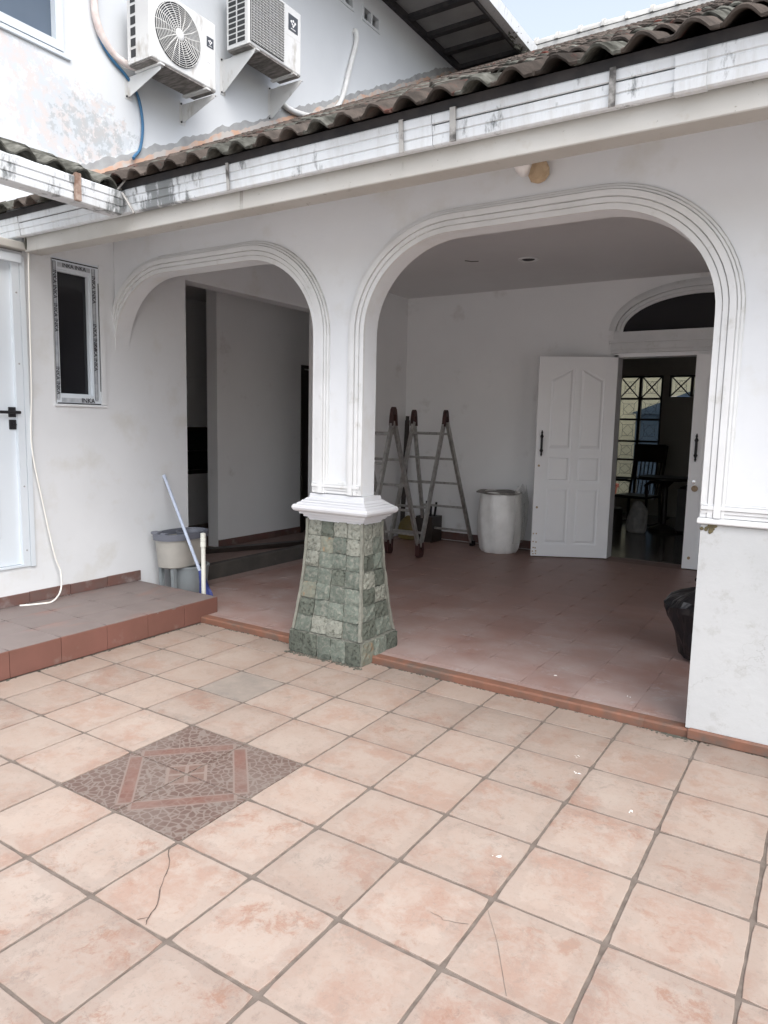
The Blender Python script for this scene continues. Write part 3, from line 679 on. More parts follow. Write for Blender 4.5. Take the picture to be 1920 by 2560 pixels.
# frame, header, fanlight
fr = MB(); fr.box(DX0 - .01, DX0 + .03, 6.028, 6.21, .04, 2.168).box(DX1 - .03, DX1 + .01, 6.028, 6.21, .04, 2.168).box(DX0 - .01, DX1 + .01, 6.028, 6.21, 2.14, 2.18)
obj('door_frame', fr, 'door_paint', bw)
hdr = MB(); hdr.box(DX0 - .05, DX1 + .05, 6.016, 6.05, 2.182, 2.215).box(DX0 - .05, DX1 + .05, 6.008, 6.05, 2.216, 2.262).box(DX0 - .07, DX1 + .07, 5.996, 6.05, 2.285, 2.31).box(DX0 - .05, DX1 + .05, 6.012, 6.05, 2.263, 2.284).box(DX0 - .03, DX1 + .03, 6.018, 6.05, 2.311, 2.395)
obj('header', hdr, 'moulding_paint', bw)
fan = [(DC + .745 * math.cos(math.pi * k / 28), 2.398 + .335 * math.sin(math.pi * k / 28)) for k in range(29)]
fg = obj('fanlight', MB().prism(fan, lambda x, z: (x, 6.046, z), lambda x, z: (x, 6.058, z)), 'window_dark', bw)
PFAN = [(-.004, 0, 0), (-.004, .018, 0), (.026, .018, 0), (.027, .032, 0), (.055, .032, 0), (.056, .02, 0), (.064, .02, 0), (.065, .045, 0), (.105, .045, 0), (.106, .026, 0), (.140, .022, 0), (.141, 0, 0)]
sweep(list(reversed(fan)), PFAN, 6.05, 'moulding', fg, 99)
# panelled leaves
def leaf(angle, hx, hy, name_dir):
    """leaf in its own frame: x from the hinge, y thickness, z up"""
    W, H = .79, 2.085
    e = link('door_leaf', MB().box(0, W, -.012, .012, 0, H).mesh('door_leaf', 'door_paint'), bw, (hx, hy, .052), (0, 0, angle))
    cells = [(.115, .372, .13, .74), (.422, .679, .13, .74), (.115, .372, .79, 1.07), (.422, .679, .79, 1.07), (.115, .372, 1.12, 1.98), (.422, .679, 1.12, 1.98)]
    for s_ in (-1, 1):
        f = MB(); holes_wall(f, 'y', 0, W, 0, H, s_ * .0122, s_ * .026, cells)
        for (a, b_, z) in ((.115, .372, 1.98), (.679, .422, 1.98)):       # sloped head of the tall panels
            f.prism([(a, z + .0), (a, z - .115), (a + (b_ - a) * .45, z - .052), (a + (b_ - a) * .8, z - .012), (b_, z - .004), (b_, z)], lambda x, z_: (x, s_ * .0122, z_), lambda x, z_: (x, s_ * .0258, z_))
        obj('frame', f, 'door_paint', e)
        for i, (a, b_, c, d_) in enumerate(cells):
            m_ = .022; out = [(a + m_, c + m_), (b_ - m_, c + m_), (b_ - m_, d_ - m_), (a + m_, d_ - m_)]
            if i == 4: out = [(a + m_, c + m_), (b_ - m_, c + m_), (b_ - m_, d_ - m_), ((a + b_) / 2, d_ - .08), (a + m_, d_ - m_ - .11)]
            if i == 5: out = [(a + m_, c + m_), (b_ - m_, c + m_), (b_ - m_, d_ - m_ - .11), ((a + b_) / 2, d_ - .08), (a + m_, d_ - m_)]
            cxm = sum(p[0] for p in out) / len(out); czm = sum(p[1] for p in out) / len(out)
            r0 = [(x, s_ * .0121, z) for x, z in out]; r1 = [(x + (cxm - x) * .2, s_ * .0235, z + (czm - z) * .08) for x, z in out]
            obj('panel', MB().loft([r0, r1]), 'door_paint', e)
    for s_ in (-1, 1):
        yk = s_ * .055
        h_ = MB(); xh = W - .055; z0 = 1.06
        h_.tube([(xh, yk, z0), (xh, yk, z0 + .02), (xh, yk, z0 + .035), (xh, yk, z0 + .06), (xh, yk, z0 + .075), (xh, yk, z0 + .19), (xh, yk, z0 + .205), (xh, yk, z0 + .23), (xh, yk, z0 + .245), (xh, yk, z0 + .27)], [.004, .011, .008, .019, .012, .012, .019, .008, .011, .004], 10)
        h_.tube([(xh, s_ * .02, z0 + .055), (xh, yk, z0 + .055)], .009).tube([(xh, s_ * .02, z0 + .215), (xh, yk, z0 + .215)], .009)
        obj('handle', h_, 'black_metal', e)
    return e, W
a_left = math.atan2(5.643 - 5.995, -.228 - .435)
lf, W = leaf(a_left, .432, 6.0, 1); lf['label'] = 'left leaf swung wide open against the wall'
for z in (.02, .055, .085, .15, .24): 
    for dx in (.018, .045): obj('bolt_hole', MB().lathe([(.007, 0), (.008, .004), (.003, .006)], n=8), 'nest_mud', lf, loc=(W - dx + U(-.004, .004), .0258, z + U(-.006, .006)), rot=(R(-90), 0, 0))
for z in (.52, .96): obj('keyhole', MB().lathe([(.012, 0), (.012, .006), (.004, .008)], n=10), 'nest_mud', lf, loc=(W - .04, .0258, z), rot=(R(-90), 0, 0))
rl, W = leaf(math.pi + R(4), 1.985, 6.0, -1); rl['label'] = 'right leaf almost shut behind the pier'
obj('knob', MB().lathe([(.012, 0), (.012, .02), (.028, .03), (.03, .045), (.02, .058), (.001, .06)], n=14), 'nest_mud', rl, loc=(W - .07, .0262, .80), rot=(R(-90), 0, 0), smooth=True)
obj('knob', MB().lathe([(.02, 0), (.02, .006), (.001, .008)], n=12), 'chrome', rl, loc=(W - .055, .0262, .86), rot=(R(-90), 0, 0))
obj('knob', MB().lathe([(.014, 0), (.014, .02), (.001, .022)], n=10), 'nest_mud', rl, loc=(W - .06, .0262, .11), rot=(R(-90), 0, 0))
# downlight
dl = thing('ceiling_downlight', 'small round recessed downlight in the porch ceiling', 'lamp', (-.087, 4.76, 2.92))
obj('trim_ring', MB().lathe([(.075, 0), (.092, -.002), (.094, -.008), (.078, -.014), (.068, -.010), (.064, -.001)], n=28), 'light_trim', dl, smooth=True)
obj('bulb', MB().lathe([(.06, -.002), (.05, -.010), (.025, -.016), (.001, -.018)], n=20), 'ac_dark', dl)
obj('spider_mark', MB().tube([(-.62, 4.55, 2.918), (-.58, 4.6, 2.916), (-.52, 4.63, 2.918)], .004, 5), 'soil_dark', cl_)

# passage behind the side opening
pw = thing('passage_wall', 'grey shaded wall inside the passage behind the mop bucket', 'wall')
w = MB(); holes_wall(w, 'x', 3.9, 6.2, .0, 2.92, -3.15, -3.3, [(5.33, 5.95, .0, 2.06)]); w.box(-4.6, -3.3, 6.05, 6.2, 0, 2.92); obj('wall_face', w, 'plaster_inner', pw)
y = 3.9
while y < 5.3: obj('skirting', MB().box(-3.15, -3.138, y + .001, min(y + .299, 5.32), .05, .125, ch=.002), 'skirting', pw); y += .3
obj('door', MB().box(-3.27, -3.24, 5.335, 5.945, .045, 2.055), 'dark_wood', pw); obj('door_frame', holes_wall(MB(), 'x', 5.28, 6.0, .04, 2.10, -3.135, -3.151, [(5.33, 5.95, .04, 2.06)]), 'dark_wood', pw)
ew = thing('recess_wall', 'dark recess wall with a black louvred window low in the passage', 'wall')
w = MB(); holes_wall(w, 'x', 2.2, 6.05, .0, 2.92, -4.6, -4.75, [(4.5, 5.45, .72, 1.32)]); w.box(-4.6, XS - .16, 2.2, 2.35, 0, 2.92); obj('wall_face', w, 'plaster_inner', ew)
wv = obj('window', holes_wall(MB(), 'x', 4.5, 5.45, .72, 1.32, -4.58, -4.66, [(4.55, 5.4, .77, 1.27)]), 'dark_wood', ew)
obj('pane', MB().box(-4.66, -4.65, 4.55, 5.4, .77, 1.27), 'window_dark', wv); obj('bar', MB().box(-4.645, -4.60, 4.55, 5.4, 1.0, 1.02), 'dark_wood', wv)
obj('ledge', MB().box(-4.6, -4.54, 4.2, 5.9, 1.95, 1.99), 'plaster_inner', ew)
kb = struct(obj('passage_kerb', MB().box(-2.16, -2.07, 2.57, 4.345, .03, .165, ch=.006), 'kerb_shaded'))
struct(obj('passage_floor', MB().box(-5, -2.16, 2.35, 6.05, -.02, .048), 'porch_grout'))
tag(obj('timber_plank', MB().box(-.06, .06, -.75, .75, 0, .045, ch=.003), 'dark_wood', loc=(-2.75, 4.15, .05), rot=(0, 0, R(-24))), 'dark timber plank lying on the passage floor', 'plank')

# ================================================================== ROOM BEYOND THE DOOR
struct(obj('room_floor', MB().box(-3.3, 4.4, 6.2, 10.5, -.02, .040), 'room_floor'))
rw = thing('room_wall', 'dark room walls seen through the open double door', 'wall')
FY = 10.4
wins = [(-.69, -.01, .30, 2.26), (.09, .75, 1.93, 2.26)]
w = MB(); holes_wall(w, 'y', -3.3, 4.4, .0, 2.92, FY, FY + .15, wins); w.box(-3.3, -3.15, 6.2, FY, .04, 2.92).box(4.25, 4.4, 2.02, FY, .04, 2.92); obj('wall_face', w, 'room_wall', rw)
def glazed(x0, x1, z0, z1, nx, rows, braced):
    wv = thing('window', '', ''); del wv['label'], wv['category']; wv.parent = rw
    fm = MB(); fm.box(x0, x0 + .025, FY - .01, FY + .06, z0, z1).box(x1 - .025, x1, FY - .01, FY + .06, z0, z1).box(x0 + .025, x1 - .025, FY - .01, FY + .06, z1 - .025, z1)
    for k in range(1, nx): xx = x0 + (x1 - x0) * k / nx; fm.box(xx - .022, xx + .022, FY - .008, FY + .06, z0, z1 - .026)
    for z in rows[1:-1]: fm.box(x0 + .026, x1 - .026, FY - .006, FY + .055, z - .016, z + .016)
    obj('frame', fm, 'dark_wood', wv)
    for i in range(nx):
        for za, zb in zip(rows[:-1], rows[1:]):
            a, b_ = x0 + (x1 - x0) * i / nx + .022, x0 + (x1 - x0) * (i + 1) / nx - .022; c_, d_ = za + .014, zb - .014
            pn = obj('pane', MB().box(a, b_, FY + .028, FY + .032, c_, d_), 'leaded_glass', wv)
            le = MB(); mx, mz = (a + b_) / 2, (c_ + d_) / 2; L = lambda p, q, r_=.0028: le.tube([(p[0], FY + .022, p[1]), (q[0], FY + .022, q[1])], r_, 5)
            i1, j1, i2, j2 = a + (b_ - a) * .22, c_ + (d_ - c_) * .22, b_ - (b_ - a) * .22, d_ - (d_ - c_) * .22
            for p, q in (((i1, j1), (i2, j1)), ((i2, j1), (i2, j2)), ((i2, j2), (i1, j2)), ((i1, j2), (i1, j1)), ((a, c_), (i1, j1)), ((b_, c_), (i2, j1)), ((b_, d_), (i2, j2)), ((a, d_), (i1, j2)), ((mx, j1), (i2, mz)), ((i2, mz), (mx, j2)), ((mx, j2), (i1, mz)), ((i1, mz), (mx, j1))): L(p, q)
            obj('leading', le, 'black_metal', pn)
            if braced and zb == rows[-1]:
                br = MB(); br.tube([(a, FY + .012, c_), (b_, FY + .012, d_)], .012, 4).tube([(a, FY + .010, d_), (b_, FY + .010, c_)], .012, 4); obj('brace', br, 'dark_wood', wv)
glazed(-.69, -.01, .30, 2.26, 2, [.30, .62, .92, 1.22, 1.57, 1.90, 2.26], True)
glazed(.09, .75, 1.93, 2.26, 2, [1.93, 2.26], True)
# yard behind the house, glimpsed through the panes
yw = thing('yard_wall', 'cream yard wall glimpsed through the leaded window', 'wall')
obj('wall_face', MB().box(-6, 1.5, 13.0, 13.2, -.03, 2.6), 'yard_cream', yw)
tag(obj('blue_shed', MB().box(-.80, .3, 12.1, 12.7, -.03, 1.70).prism([(-.88, 1.701), (.4, 1.701), (.4, 2.2)], lambda x, z: (x, 12.0, z), lambda x, z: (x, 12.8, z)), 'yard_blue'), 'dark blue shed outside the leaded window', 'shed')
tag(obj('red_planter', MB().lathe([(.16, -.02), (.22, .35), (.24, .36), (.24, .42), (.2, .42), (.19, .3)], n=16), 'yard_red', loc=(-1.15, 11.6, 0)), 'red planter outside the leaded window', 'planter')
# rocking chair
rc = thing('rocking_chair', 'dark slatted rocking chair silhouetted against the leaded window', 'chair', (.02, 9.05, .04), (0, 0, R(-14)))
for s_ in (-1, 1):
    obj('rocker', MB().tube([(s_ * .25, -.5 + k * .1, .022 + .6 * ((-.5 + k * .1) ** 2) * .45) for k in range(11)], .018, 6), 'dark_wood', rc)
    obj('leg', MB().tube([(s_ * .25, -.22, .04), (s_ * .25, -.24, .62)], .018, 6), 'dark_wood', rc); obj('leg', MB().tube([(s_ * .25, .22, .04), (s_ * .23, .2, .45), (s_ * .23, .34, 1.14)], .018, 6), 'dark_wood', rc)
    obj('armrest', MB().tube([(s_ * .27, -.34, .60), (s_ * .27, -.2, .645), (s_ * .26, .1, .63), (s_ * .24, .25, .60)], .022, 6), 'dark_wood', rc)
obj('seat', MB().box(-.25, .25, -.25, .22, .40, .435, ch=.008), 'dark_wood', rc)
for k in range(7): xx = -.18 + .06 * k; obj('slat', MB().tube([(xx, .21, .44), (xx, .29, .92)], .009, 6), 'dark_wood', rc)
obj('headrest', MB().box(-.24, .24, .28, .31, .90, 1.16, ch=.01), 'dark_wood', rc)
st = thing('round_table', 'dark round side table beside the rocking chair', 'table', (.48, 8.6, .04))
obj('table_top', MB().lathe([(.34, .70), (.36, .715), (.36, .73), (.34, .745)], n=24), 'dark_wood', st); obj('pedestal', MB().lathe([(.20, 0), (.18, .04), (.04, .1), (.035, .6), (.12, .699)], n=16), 'dark_wood', st)
bar = thing('armchair', 'bulky dark armchair in the shadow right of the rocking chair', 'chair', (1.15, 8.9, .04))
obj('seat', MB().box(-.38, .38, -.35, .35, .0, .44, ch=.04), 'dark_wood', bar); obj('backrest', MB().box(-.38, .38, .26, .45, .441, 1.02, ch=.05), 'dark_wood', bar)
for s_ in (-1, 1): obj('armrest', MB().box(s_ * .44 - .06, s_ * .44 + .06, -.36, .36, .0, .62, ch=.03), 'dark_wood', bar)
def blobbag(name, mt, loc, sx, sy, h, seed, amp=.12, tie=False, pre=None):
    rnd_ = random.Random(seed); mb = MB(); rings = []; n = 26; ph = [rnd_.uniform(0, 6.28) for _ in range(8)]
    prof = pre or [(.75, 0), (.95, .04), (1.0, .25), (.97, .5), (.85, .72), (.6, .88), (.32, .97), (.12, 1.0)]
    for k, (r_, z) in enumerate(prof):
        ring = []
        for i in range(n):
            a = 2 * math.pi * i / n
            q = 1 + amp * (.5 * math.sin(3 * a + ph[0] + z * 4) + .35 * math.sin(7 * a + ph[1] - z * 6) + .3 * math.sin(11 * a + ph[2] + z * 9)) + rnd_.uniform(-amp, amp) * .25
            ring.append((r_ * q * sx * math.cos(a), r_ * q * sy * math.sin(a), z * h * (1 + rnd_.uniform(-.02, .02)) if z else 0))
        rings.append(ring)
    mb.loft(rings)
    return obj(name, mb, mt, loc=loc)
tag(blobbag('plastic_sack', 'sack', (.22, 8.25, .041), .13, .12, .42, 5), 'crumpled pale plastic sack on the dark room floor', 'sack')
tag(blobbag('floor_box', 'dark_wood', (-.2, 8.3, .041), .2, .17, .30, 8, .03, pre=[(1, 0), (1.02, .1), (1.03, .9), (.98, 1)]), 'low dark basket on the room floor before the rocking chair', 'basket')

# ================================================================== EAVE: beams, gutters, roof
fb = thing('fascia_beam', 'long cream plastered eave beam above the arches', 'beam')
obj('beam', MB().box(-2.07, 4.4, 1.188, 1.30, 2.455, 2.64, ch=.004), 'beam_paint', fb)
sl = thing('door_canopy_beam', 'short cream beam over the white side door', 'beam')
obj('beam', MB().box(-2.30, -2.06, -2.5, 1.19, 2.463, 2.514, ch=.006), 'beam_paint', sl)
obj('cobweb_clump', MB().lathe([(.002, -.05), (.010, -.035), (.013, 0), (.008, .03), (.002, .05)], n=7), 'soil_dark', sl, loc=(-2.053, 1.192, 2.51))
def gutter_profile(y, z, dep=.115):      # outward is -y
    pr =  [(y + .115, z + .118), (y + .112, z + .004), (y + .10, z), (y + .022, z), (y + .014, z + .006), (y + .010, z + .036), (y + .013, z + .039), (y + .013, z + .043), (y + .007, z + .046), (y + .004, z + .078), (y + .007, z + .081), (y + .007, z + .085), (y + .001, z + .088), (y - .002, z + .120), (y + .002, z + .126), (y + .012, z + .124), (y + .016, z + .112), (y + .026, z + .010), (y + .098, z + .012), (y + .104, z + .118)]
    q = dep / .115
    return [(y + (a - y) * (q if a - y > .03 else 1), z + (y_ - z) * .95) for a, y_ in pr]
def gutter_run(name, mapf, a, b_, y, z, parent, dep=.115):
    pr = gutter_profile(y, z, dep); n = max(2, int(abs(b_ - a) / .2)); rings = []
    for k in range(n + 1):
        u = a + (b_ - a) * k / n; rings.append([mapf(u, yy, zz) for yy, zz in pr])
    return obj(name, MB().loft(rings), 'gutter_enamel', parent)
mg = thing('rain_gutter', 'long white ribbed metal gutter streaked with grime along the tiled eave', 'gutter')
fx = lambda u, y, z: (u, y, z)
XS_ = [-2.9, -2.03, -1.0, .93, 1.95, 4.3]
GY, GZ = 1.125, 2.537
for k in range(5):
    e = .003 if k % 2 else 0
    gutter_run('gutter_section', fx, XS_[k] + .001, XS_[k + 1] - .001, GY + e, GZ + e * .3, mg, .05)
for xb, wd in ((-.205, .009), (.79, .011), (1.03, .014), (1.655, .012)):
    y0_, y1_ = GY - .006, GY - .012
    obj('strap', MB().loft([[(xb - wd, y0_ + .004, GZ - .004), (xb + wd, y0_ + .004, GZ - .004), (xb + wd, y0_ + .008, GZ - .004), (xb - wd, y0_ + .008, GZ - .004)], [(xb - wd * .9, y1_, GZ + .122), (xb + wd * .9, y1_, GZ + .122), (xb + wd * .9, y1_ + .004, GZ + .122), (xb - wd * .9, y1_ + .004, GZ + .122)], [(xb - wd * .9, GY + .06, GZ + .126), (xb + wd * .9, GY + .06, GZ + .126), (xb + wd * .9, GY + .06, GZ + .130), (xb - wd * .9, GY + .06, GZ + .130)]]), 'strap_metal', mg)
gutter_run('sleeve', fx, 1.86, 1.96, GY - .006, GZ - .004, mg, .055)
lg = thing('rain_gutter', 'short white gutter at upper left running toward the viewer', 'gutter')
fy = lambda u, y, z: (-.984 - (y - 1.0), u, z + .045)       # outward is +x
gutter_run('gutter_section', fy, -1.8, .83, 1.0, 2.475, lg); gutter_run('gutter_section', fy, .833, 1.108, .996, 2.474, lg)
obj('strap', MB().box(-.990, -.970, .815, .845, 2.518, 2.655, ch=.002), 'rust_metal', lg)
obj('tie', MB().tube([(-.99, 1.08, 2.645), (-.955, 1.12, 2.715)], .005, 6), 'strap_metal', lg); obj('tie', MB().tube([(-.975, 1.098, 2.63), (-.89, 1.105, 2.515)], .007, 6), 'strap_metal', lg)

SL = .526; YE, ZE = 1.075, 2.688; YR = 9.3
ca = math.cos(math.atan(SL)); sa = math.sin(math.atan(SL))
def rp(x, s, h=0): return (x, YE + s * ca - h * sa, ZE + s * sa + h * ca)    # a point on the roof plane
roof = thing('tiled_roof', 'low roof of weathered curved tiles over the arcade', 'roof')
S_MAX = (YR - YE) / ca
dk = MB(); dk.add([rp(-3.0, .05, -.05), rp(4.4, .05, -.05), rp(4.4, S_MAX, -.05), rp(-3.0, S_MAX, -.05), rp(-3.0, .05, -.07), rp(4.4, .05, -.07), rp(4.4, S_MAX, -.07), rp(-3.0, S_MAX, -.07)], [(0, 1, 2, 3), (7, 6, 5, 4), (0, 4, 5, 1), (1, 5, 6, 2), (2, 6, 7, 3), (3, 7, 4, 0)])
obj('light_stop_deck', dk, 'dark_board', roof)  # unseen deck added below the tiles so no light leaks through
obj('eave_board', MB().box(-2.9, 4.4, 1.135, 1.16, 2.60, 2.70), 'dark_board', roof)
obj('rear_slope', MB().add([rp(-3.0, S_MAX, -.05), rp(4.4, S_MAX, -.05), (4.4, 11.2, 5.9), (-3.0, 11.2, 5.9)], [(0, 1, 2, 3)]), 'roof_tile', roof)
PT = .153; EXP = .30
def tile_mesh(seed, mt):
    rn = random.Random(seed); n = 12; L = EXP + .055; mb = MB(); rings = []
    for k, s in enumerate((0, .012, L * .5, L)):
        top = []; bot = []
        for i in range(n + 1):
            f = i / n; x = (f - .5) * (PT + .012)
            h = .036 * max(0, math.cos((f - .5) * 2 * math.pi * .78)) ** .9 - .012 + (.020 * (1 - s / L))
            h += rn.uniform(-.0015, .0015); th = .016 if k < 2 else .012
            dr = -.004 if k == 0 else 0
            ss = s + (rn.uniform(-.004, .004) if k == 0 else 0)
            top.append((x, ss, h + dr)); bot.append((x, ss, h - th + (.003 if k == 0 else 0)))
        rings.append(top + list(reversed(bot)))
    mb.loft(rings); return mb
def to_roof(x0, s0): return Matrix(((1, 0, 0, x0), (0, ca, -sa, YE + s0 * ca), (0, sa, ca, ZE + s0 * sa), (0, 0, 0, 1)))
tms = [tile_mesh(k, 'roof_tile').mesh('roof_tile', 'roof_tile_moss' if k % 3 == 1 else 'roof_tile', True) for k in range(6)]
for me in tms: me.shade_smooth() if hasattr(me, 'shade_smooth') else None
rest = MB(); srcs = [tile_mesh(40 + k, 'roof_tile') for k in range(2)]
NR = int(S_MAX / EXP); cnt = 0
for r_ in range(NR):
    for c_ in range(-20, 29):
        xx = .08 + c_ * PT
        if xx < -2.95: continue
        jx, js = U(-.006, .006), U(-.016, .012)
        vis = (-1.05 < xx < 2.35 and r_ < 12) or (r_ == 0 and xx > -2.3 and xx < 2.35)
        mw = to_roof(xx + jx, r_ * EXP - .02 + js) @ Matrix.Rotation(U(-.035, .035), 4, 'Z') @ Matrix.Rotation(U(-.03, .03), 4, 'X')
        if vis and cnt < 298:
            o = link('roof_tile', random.choice(tms), roof); o.matrix_world = mw; cnt += 1
        else:
            sr = random.choice(srcs); rest.add([mw @ Vector(p) for p in sr.v], sr.f)
stuff(obj('distant_tiles', rest, 'roof_tile', roof))
# ridge caps
rz = ZE + S_MAX * sa
obj('ridge_bed', MB().box(-3.0, 5.5, YR - .08, YR + .08, rz - .12, rz + .06), 'ridge_cement', roof)
cm = MB()
for k, (r_, x) in enumerate(((.085, 0), (.105, .005), (.105, .05), (.085, .055), (.082, .335))):
    pass
cm.loft([[(x, r_ * math.cos(a), r_ * 1.15 * math.sin(a)) for a in (math.pi * i / 12 for i in range(13))] for r_, x in ((.09, 0), (.112, .004), (.112, .045), (.088, .05), (.086, .34))])
cme = cm.mesh('ridge_cap', 'ridge_cement', True)
for k in range(25): link('ridge_cap', cme, roof, (-2.95 + k * .335, YR, rz + .07), (U(-.02, .02), U(-.01, .01), 0))
# small side lean-to strip of tiles above the short gutter
lr = thing('lean_to_roof', 'strip of mossy grey tiles above the short upper left gutter', 'roof')
s2 = .42; c2_, q2 = math.cos(math.atan(s2)), math.sin(math.atan(s2))
tm2 = [tile_mesh(70 + k, 'x').mesh('roof_tile', 'roof_tile_moss', True) for k in range(4)]
for k in range(19):
    for r_ in range(2):
        o = link('roof_tile', random.choice(tm2), lr)
        o.matrix_world = Matrix(((0, -c2_, q2, -1.0 - r_ * .28 * c2_), (1, 0, 0, 1.03 - k * PT + U(-.004, .004)), (0, q2, c2_, 2.655 + r_ * .28 * q2), (0, 0, 0, 1)))
obj('batten', MB().box(-1.21, -1.14, -1.85, 1.02, 2.64, 2.675), 'dark_board', lr)

# lamp and nest under the eave beam
wl = thing('wall_lamp', 'round white lamp holder half hidden behind the eave beam', 'lamp', (1.035, 1.89, 2.665))
obj('holder', MB().lathe([(.046, 0), (.05, .01), (.048, .04), (.042, .065), (.025, .08), (.001, .084)], n=24), 'lamp_white', wl, smooth=True, rot=(R(90), 0, 0))
ns = MB(); rn = random.Random(3); rr_ = []
wn_ = [rn.uniform(-.2, .2) for _ in range(9)]
for z, r_ in ((-.085, .012), (-.075, .034), (-.05, .046), (-.02, .044), (.01, .034), (.04, .038), (.07, .045), (.10, .040), (.12, .02)):
    rr_.append([(r_ * (1 + rn.uniform(-.16, .16)) * math.cos(a) + (.012 if z > .03 else -.004), r_ * (.75 + rn.uniform(-.1, .1)) * math.sin(a), z) for a in (2 * math.pi * k / 14 for k in range(14))])
tag(obj('wasp_nest', ns.loft(rr_), 'nest_mud', loc=(1.115, 1.858, 2.655)), 'tan mud wasp nest stuck to the wall under the eave', 'nest')

# ================================================================== UPPER STOREY
XU = -3.02
uw = thing('upper_wall', 'bright white upper storey wall with peeling paint and outdoor units', 'wall')
w = MB(); w.box(XU - .2, XU, -4.0, 2.19, 2.3, 2.924); holes_wall(w, 'x', -4.0, 11.0, 2.925, 6.9, XU, XU - .2, [(.9, 2.14, 4.28, 5.6), (6.27, 6.66, 6.39, 6.58), (5.69, 6.075, 6.39, 6.58)])
w.box(-8, XU - .2, 10.8, 11, 2.9, 6.9).box(-8, XU - .2, -4.0, -3.8, 2.9, 6.9); obj('wall_face', w, 'upper_plaster', uw)
wv = thing('window', '', ''); del wv['label'], wv['category']; wv.parent = uw
obj('frame', holes_wall(MB(), 'x', .9, 2.14, 4.28, 5.6, XU + .02, XU - .08, [(.97, 2.075, 4.345, 5.54)]), 'white_pvc', wv); obj('pane', MB().box(XU - .05, XU - .04, .96, 2.085, 4.335, 5.55), 'upper_glass', wv)
obj('sill', MB().box(XU + .0, XU + .022, .86, 2.20, 4.235, 4.272, ch=.006), 'white_pvc', wv)
for y0 in (6.27, 5.69):
    vt = thing('vent', '', ''); del vt['label'], vt['category']; vt.parent = uw
    obj('frame', holes_wall(MB(), 'x', y0, y0 + .39, 6.39, 6.58, XU + .012, XU - .05, [(y0 + .03, y0 + .18, 6.42, 6.55), (y0 + .21, y0 + .36, 6.42, 6.55)]), 'upper_plaster', vt); obj('backing', MB().box(XU - .16, XU - .15, y0, y0 + .39, 6.39, 6.58), 'ac_dark', vt)
# cement flashing and orange primer following the roof slope (real bands on the wall)
def rake(y): return ZE + SL * (y - YE)
def ragged(h0, h1, t_, y0, y1, nm, mt):
    mb = MB(); n = 220; up_ = []; dn = []
    rn = random.Random(int(h1 * 1000)); wv_ = 0
    for k in range(n + 1):
        y = y0 + (y1 - y0) * k / n; wv_ = wv_ * .75 + rn.uniform(-.016, .016); up_.append((y, rake(y) + h1 + wv_)); dn.append((y, rake(y) + h0))
    for k in range(n):
        a, b_, c_, d_ = dn[k], dn[k + 1], up_[k + 1], up_[k]
        mb.add([(XU + .001, *a), (XU + .001, *b_), (XU + .001, *c_), (XU + .001, *d_), (XU + t_, *a), (XU + t_, *b_), (XU + t_, *c_), (XU + t_, *d_)], [(4, 5, 6, 7), (3, 2, 6, 7), (0, 1, 5, 4)])
    obj(nm, mb, mt, uw)
ragged(.0, .15, .006, 1.9, 9.0, 'cement_band', 'cement_grey'); ragged(.0, .085, .009, 1.9, 9.0, 'primer_band', 'orange_paint')
# upper eave
ue = thing('upper_eave', 'high eave with pale soffit boards between dark rafters', 'eave')
y = -1.0; 
while y < 8.9:
    obj('soffit_board', MB().box(XU + .0, -2.02, y + .05, y + .47, 6.905, 6.92), 'soffit_board', ue); obj('rafter', MB().box(XU - .1, -2.01, y - .05, y + .047, 6.845, 6.93), 'dark_board', ue); y += .52
obj('wall_plate', MB().box(XU + .001, XU + .06, -1.2, 9.3, 6.82, 6.903), 'dark_board', ue)
obj('barge_board', MB().box(-2.008, -1.975, -1.2, 9.05, 6.80, 6.98), 'dark_board', ue)
ug = obj('gutter', MB().loft([[(-1.974, yy, 6.84), (-1.85, yy, 6.845), (-1.835, yy, 6.99), (-1.845, yy, 6.992), (-1.86, yy, 6.86), (-1.97, yy, 6.86)] for yy in (-1.2, 2, 5, 8, 9.1)]), 'gutter_enamel', ue)
obj('roof_slab', MB().add([(-1.92, -1.3, 7.0), (-1.92, 9.15, 7.0), (-6.5, 9.15, 9.4), (-6.5, -1.3, 9.4), (-1.92, -1.3, 6.95), (-1.92, 9.15, 6.95), (-6.5, 9.15, 9.34), (-6.5, -1.3, 9.34)], [(0, 1, 2, 3), (7, 6, 5, 4), (0, 4, 5, 1), (1, 5, 6, 2), (2, 6, 7, 3), (3, 7, 4, 0)]), 'roof_tile', ue)
lv = MB(); rn = random.Random(5)
for k in range(70):
    yy = rn.uniform(8.2, 9.1); zz = rn.uniform(6.76, 7.0); s_ = rn.uniform(.03, .07); lv.add([(-1.98 + rn.uniform(0, .16), yy, zz), (-1.96 + rn.uniform(0, .12), yy + s_, zz + rn.uniform(-.04, .04)), (-1.99 + rn.uniform(0, .1), yy + s_ * .4, zz + s_)], [(0, 1, 2)])
stuff(obj('dead_leaves', lv, 'soil_dark', ue))

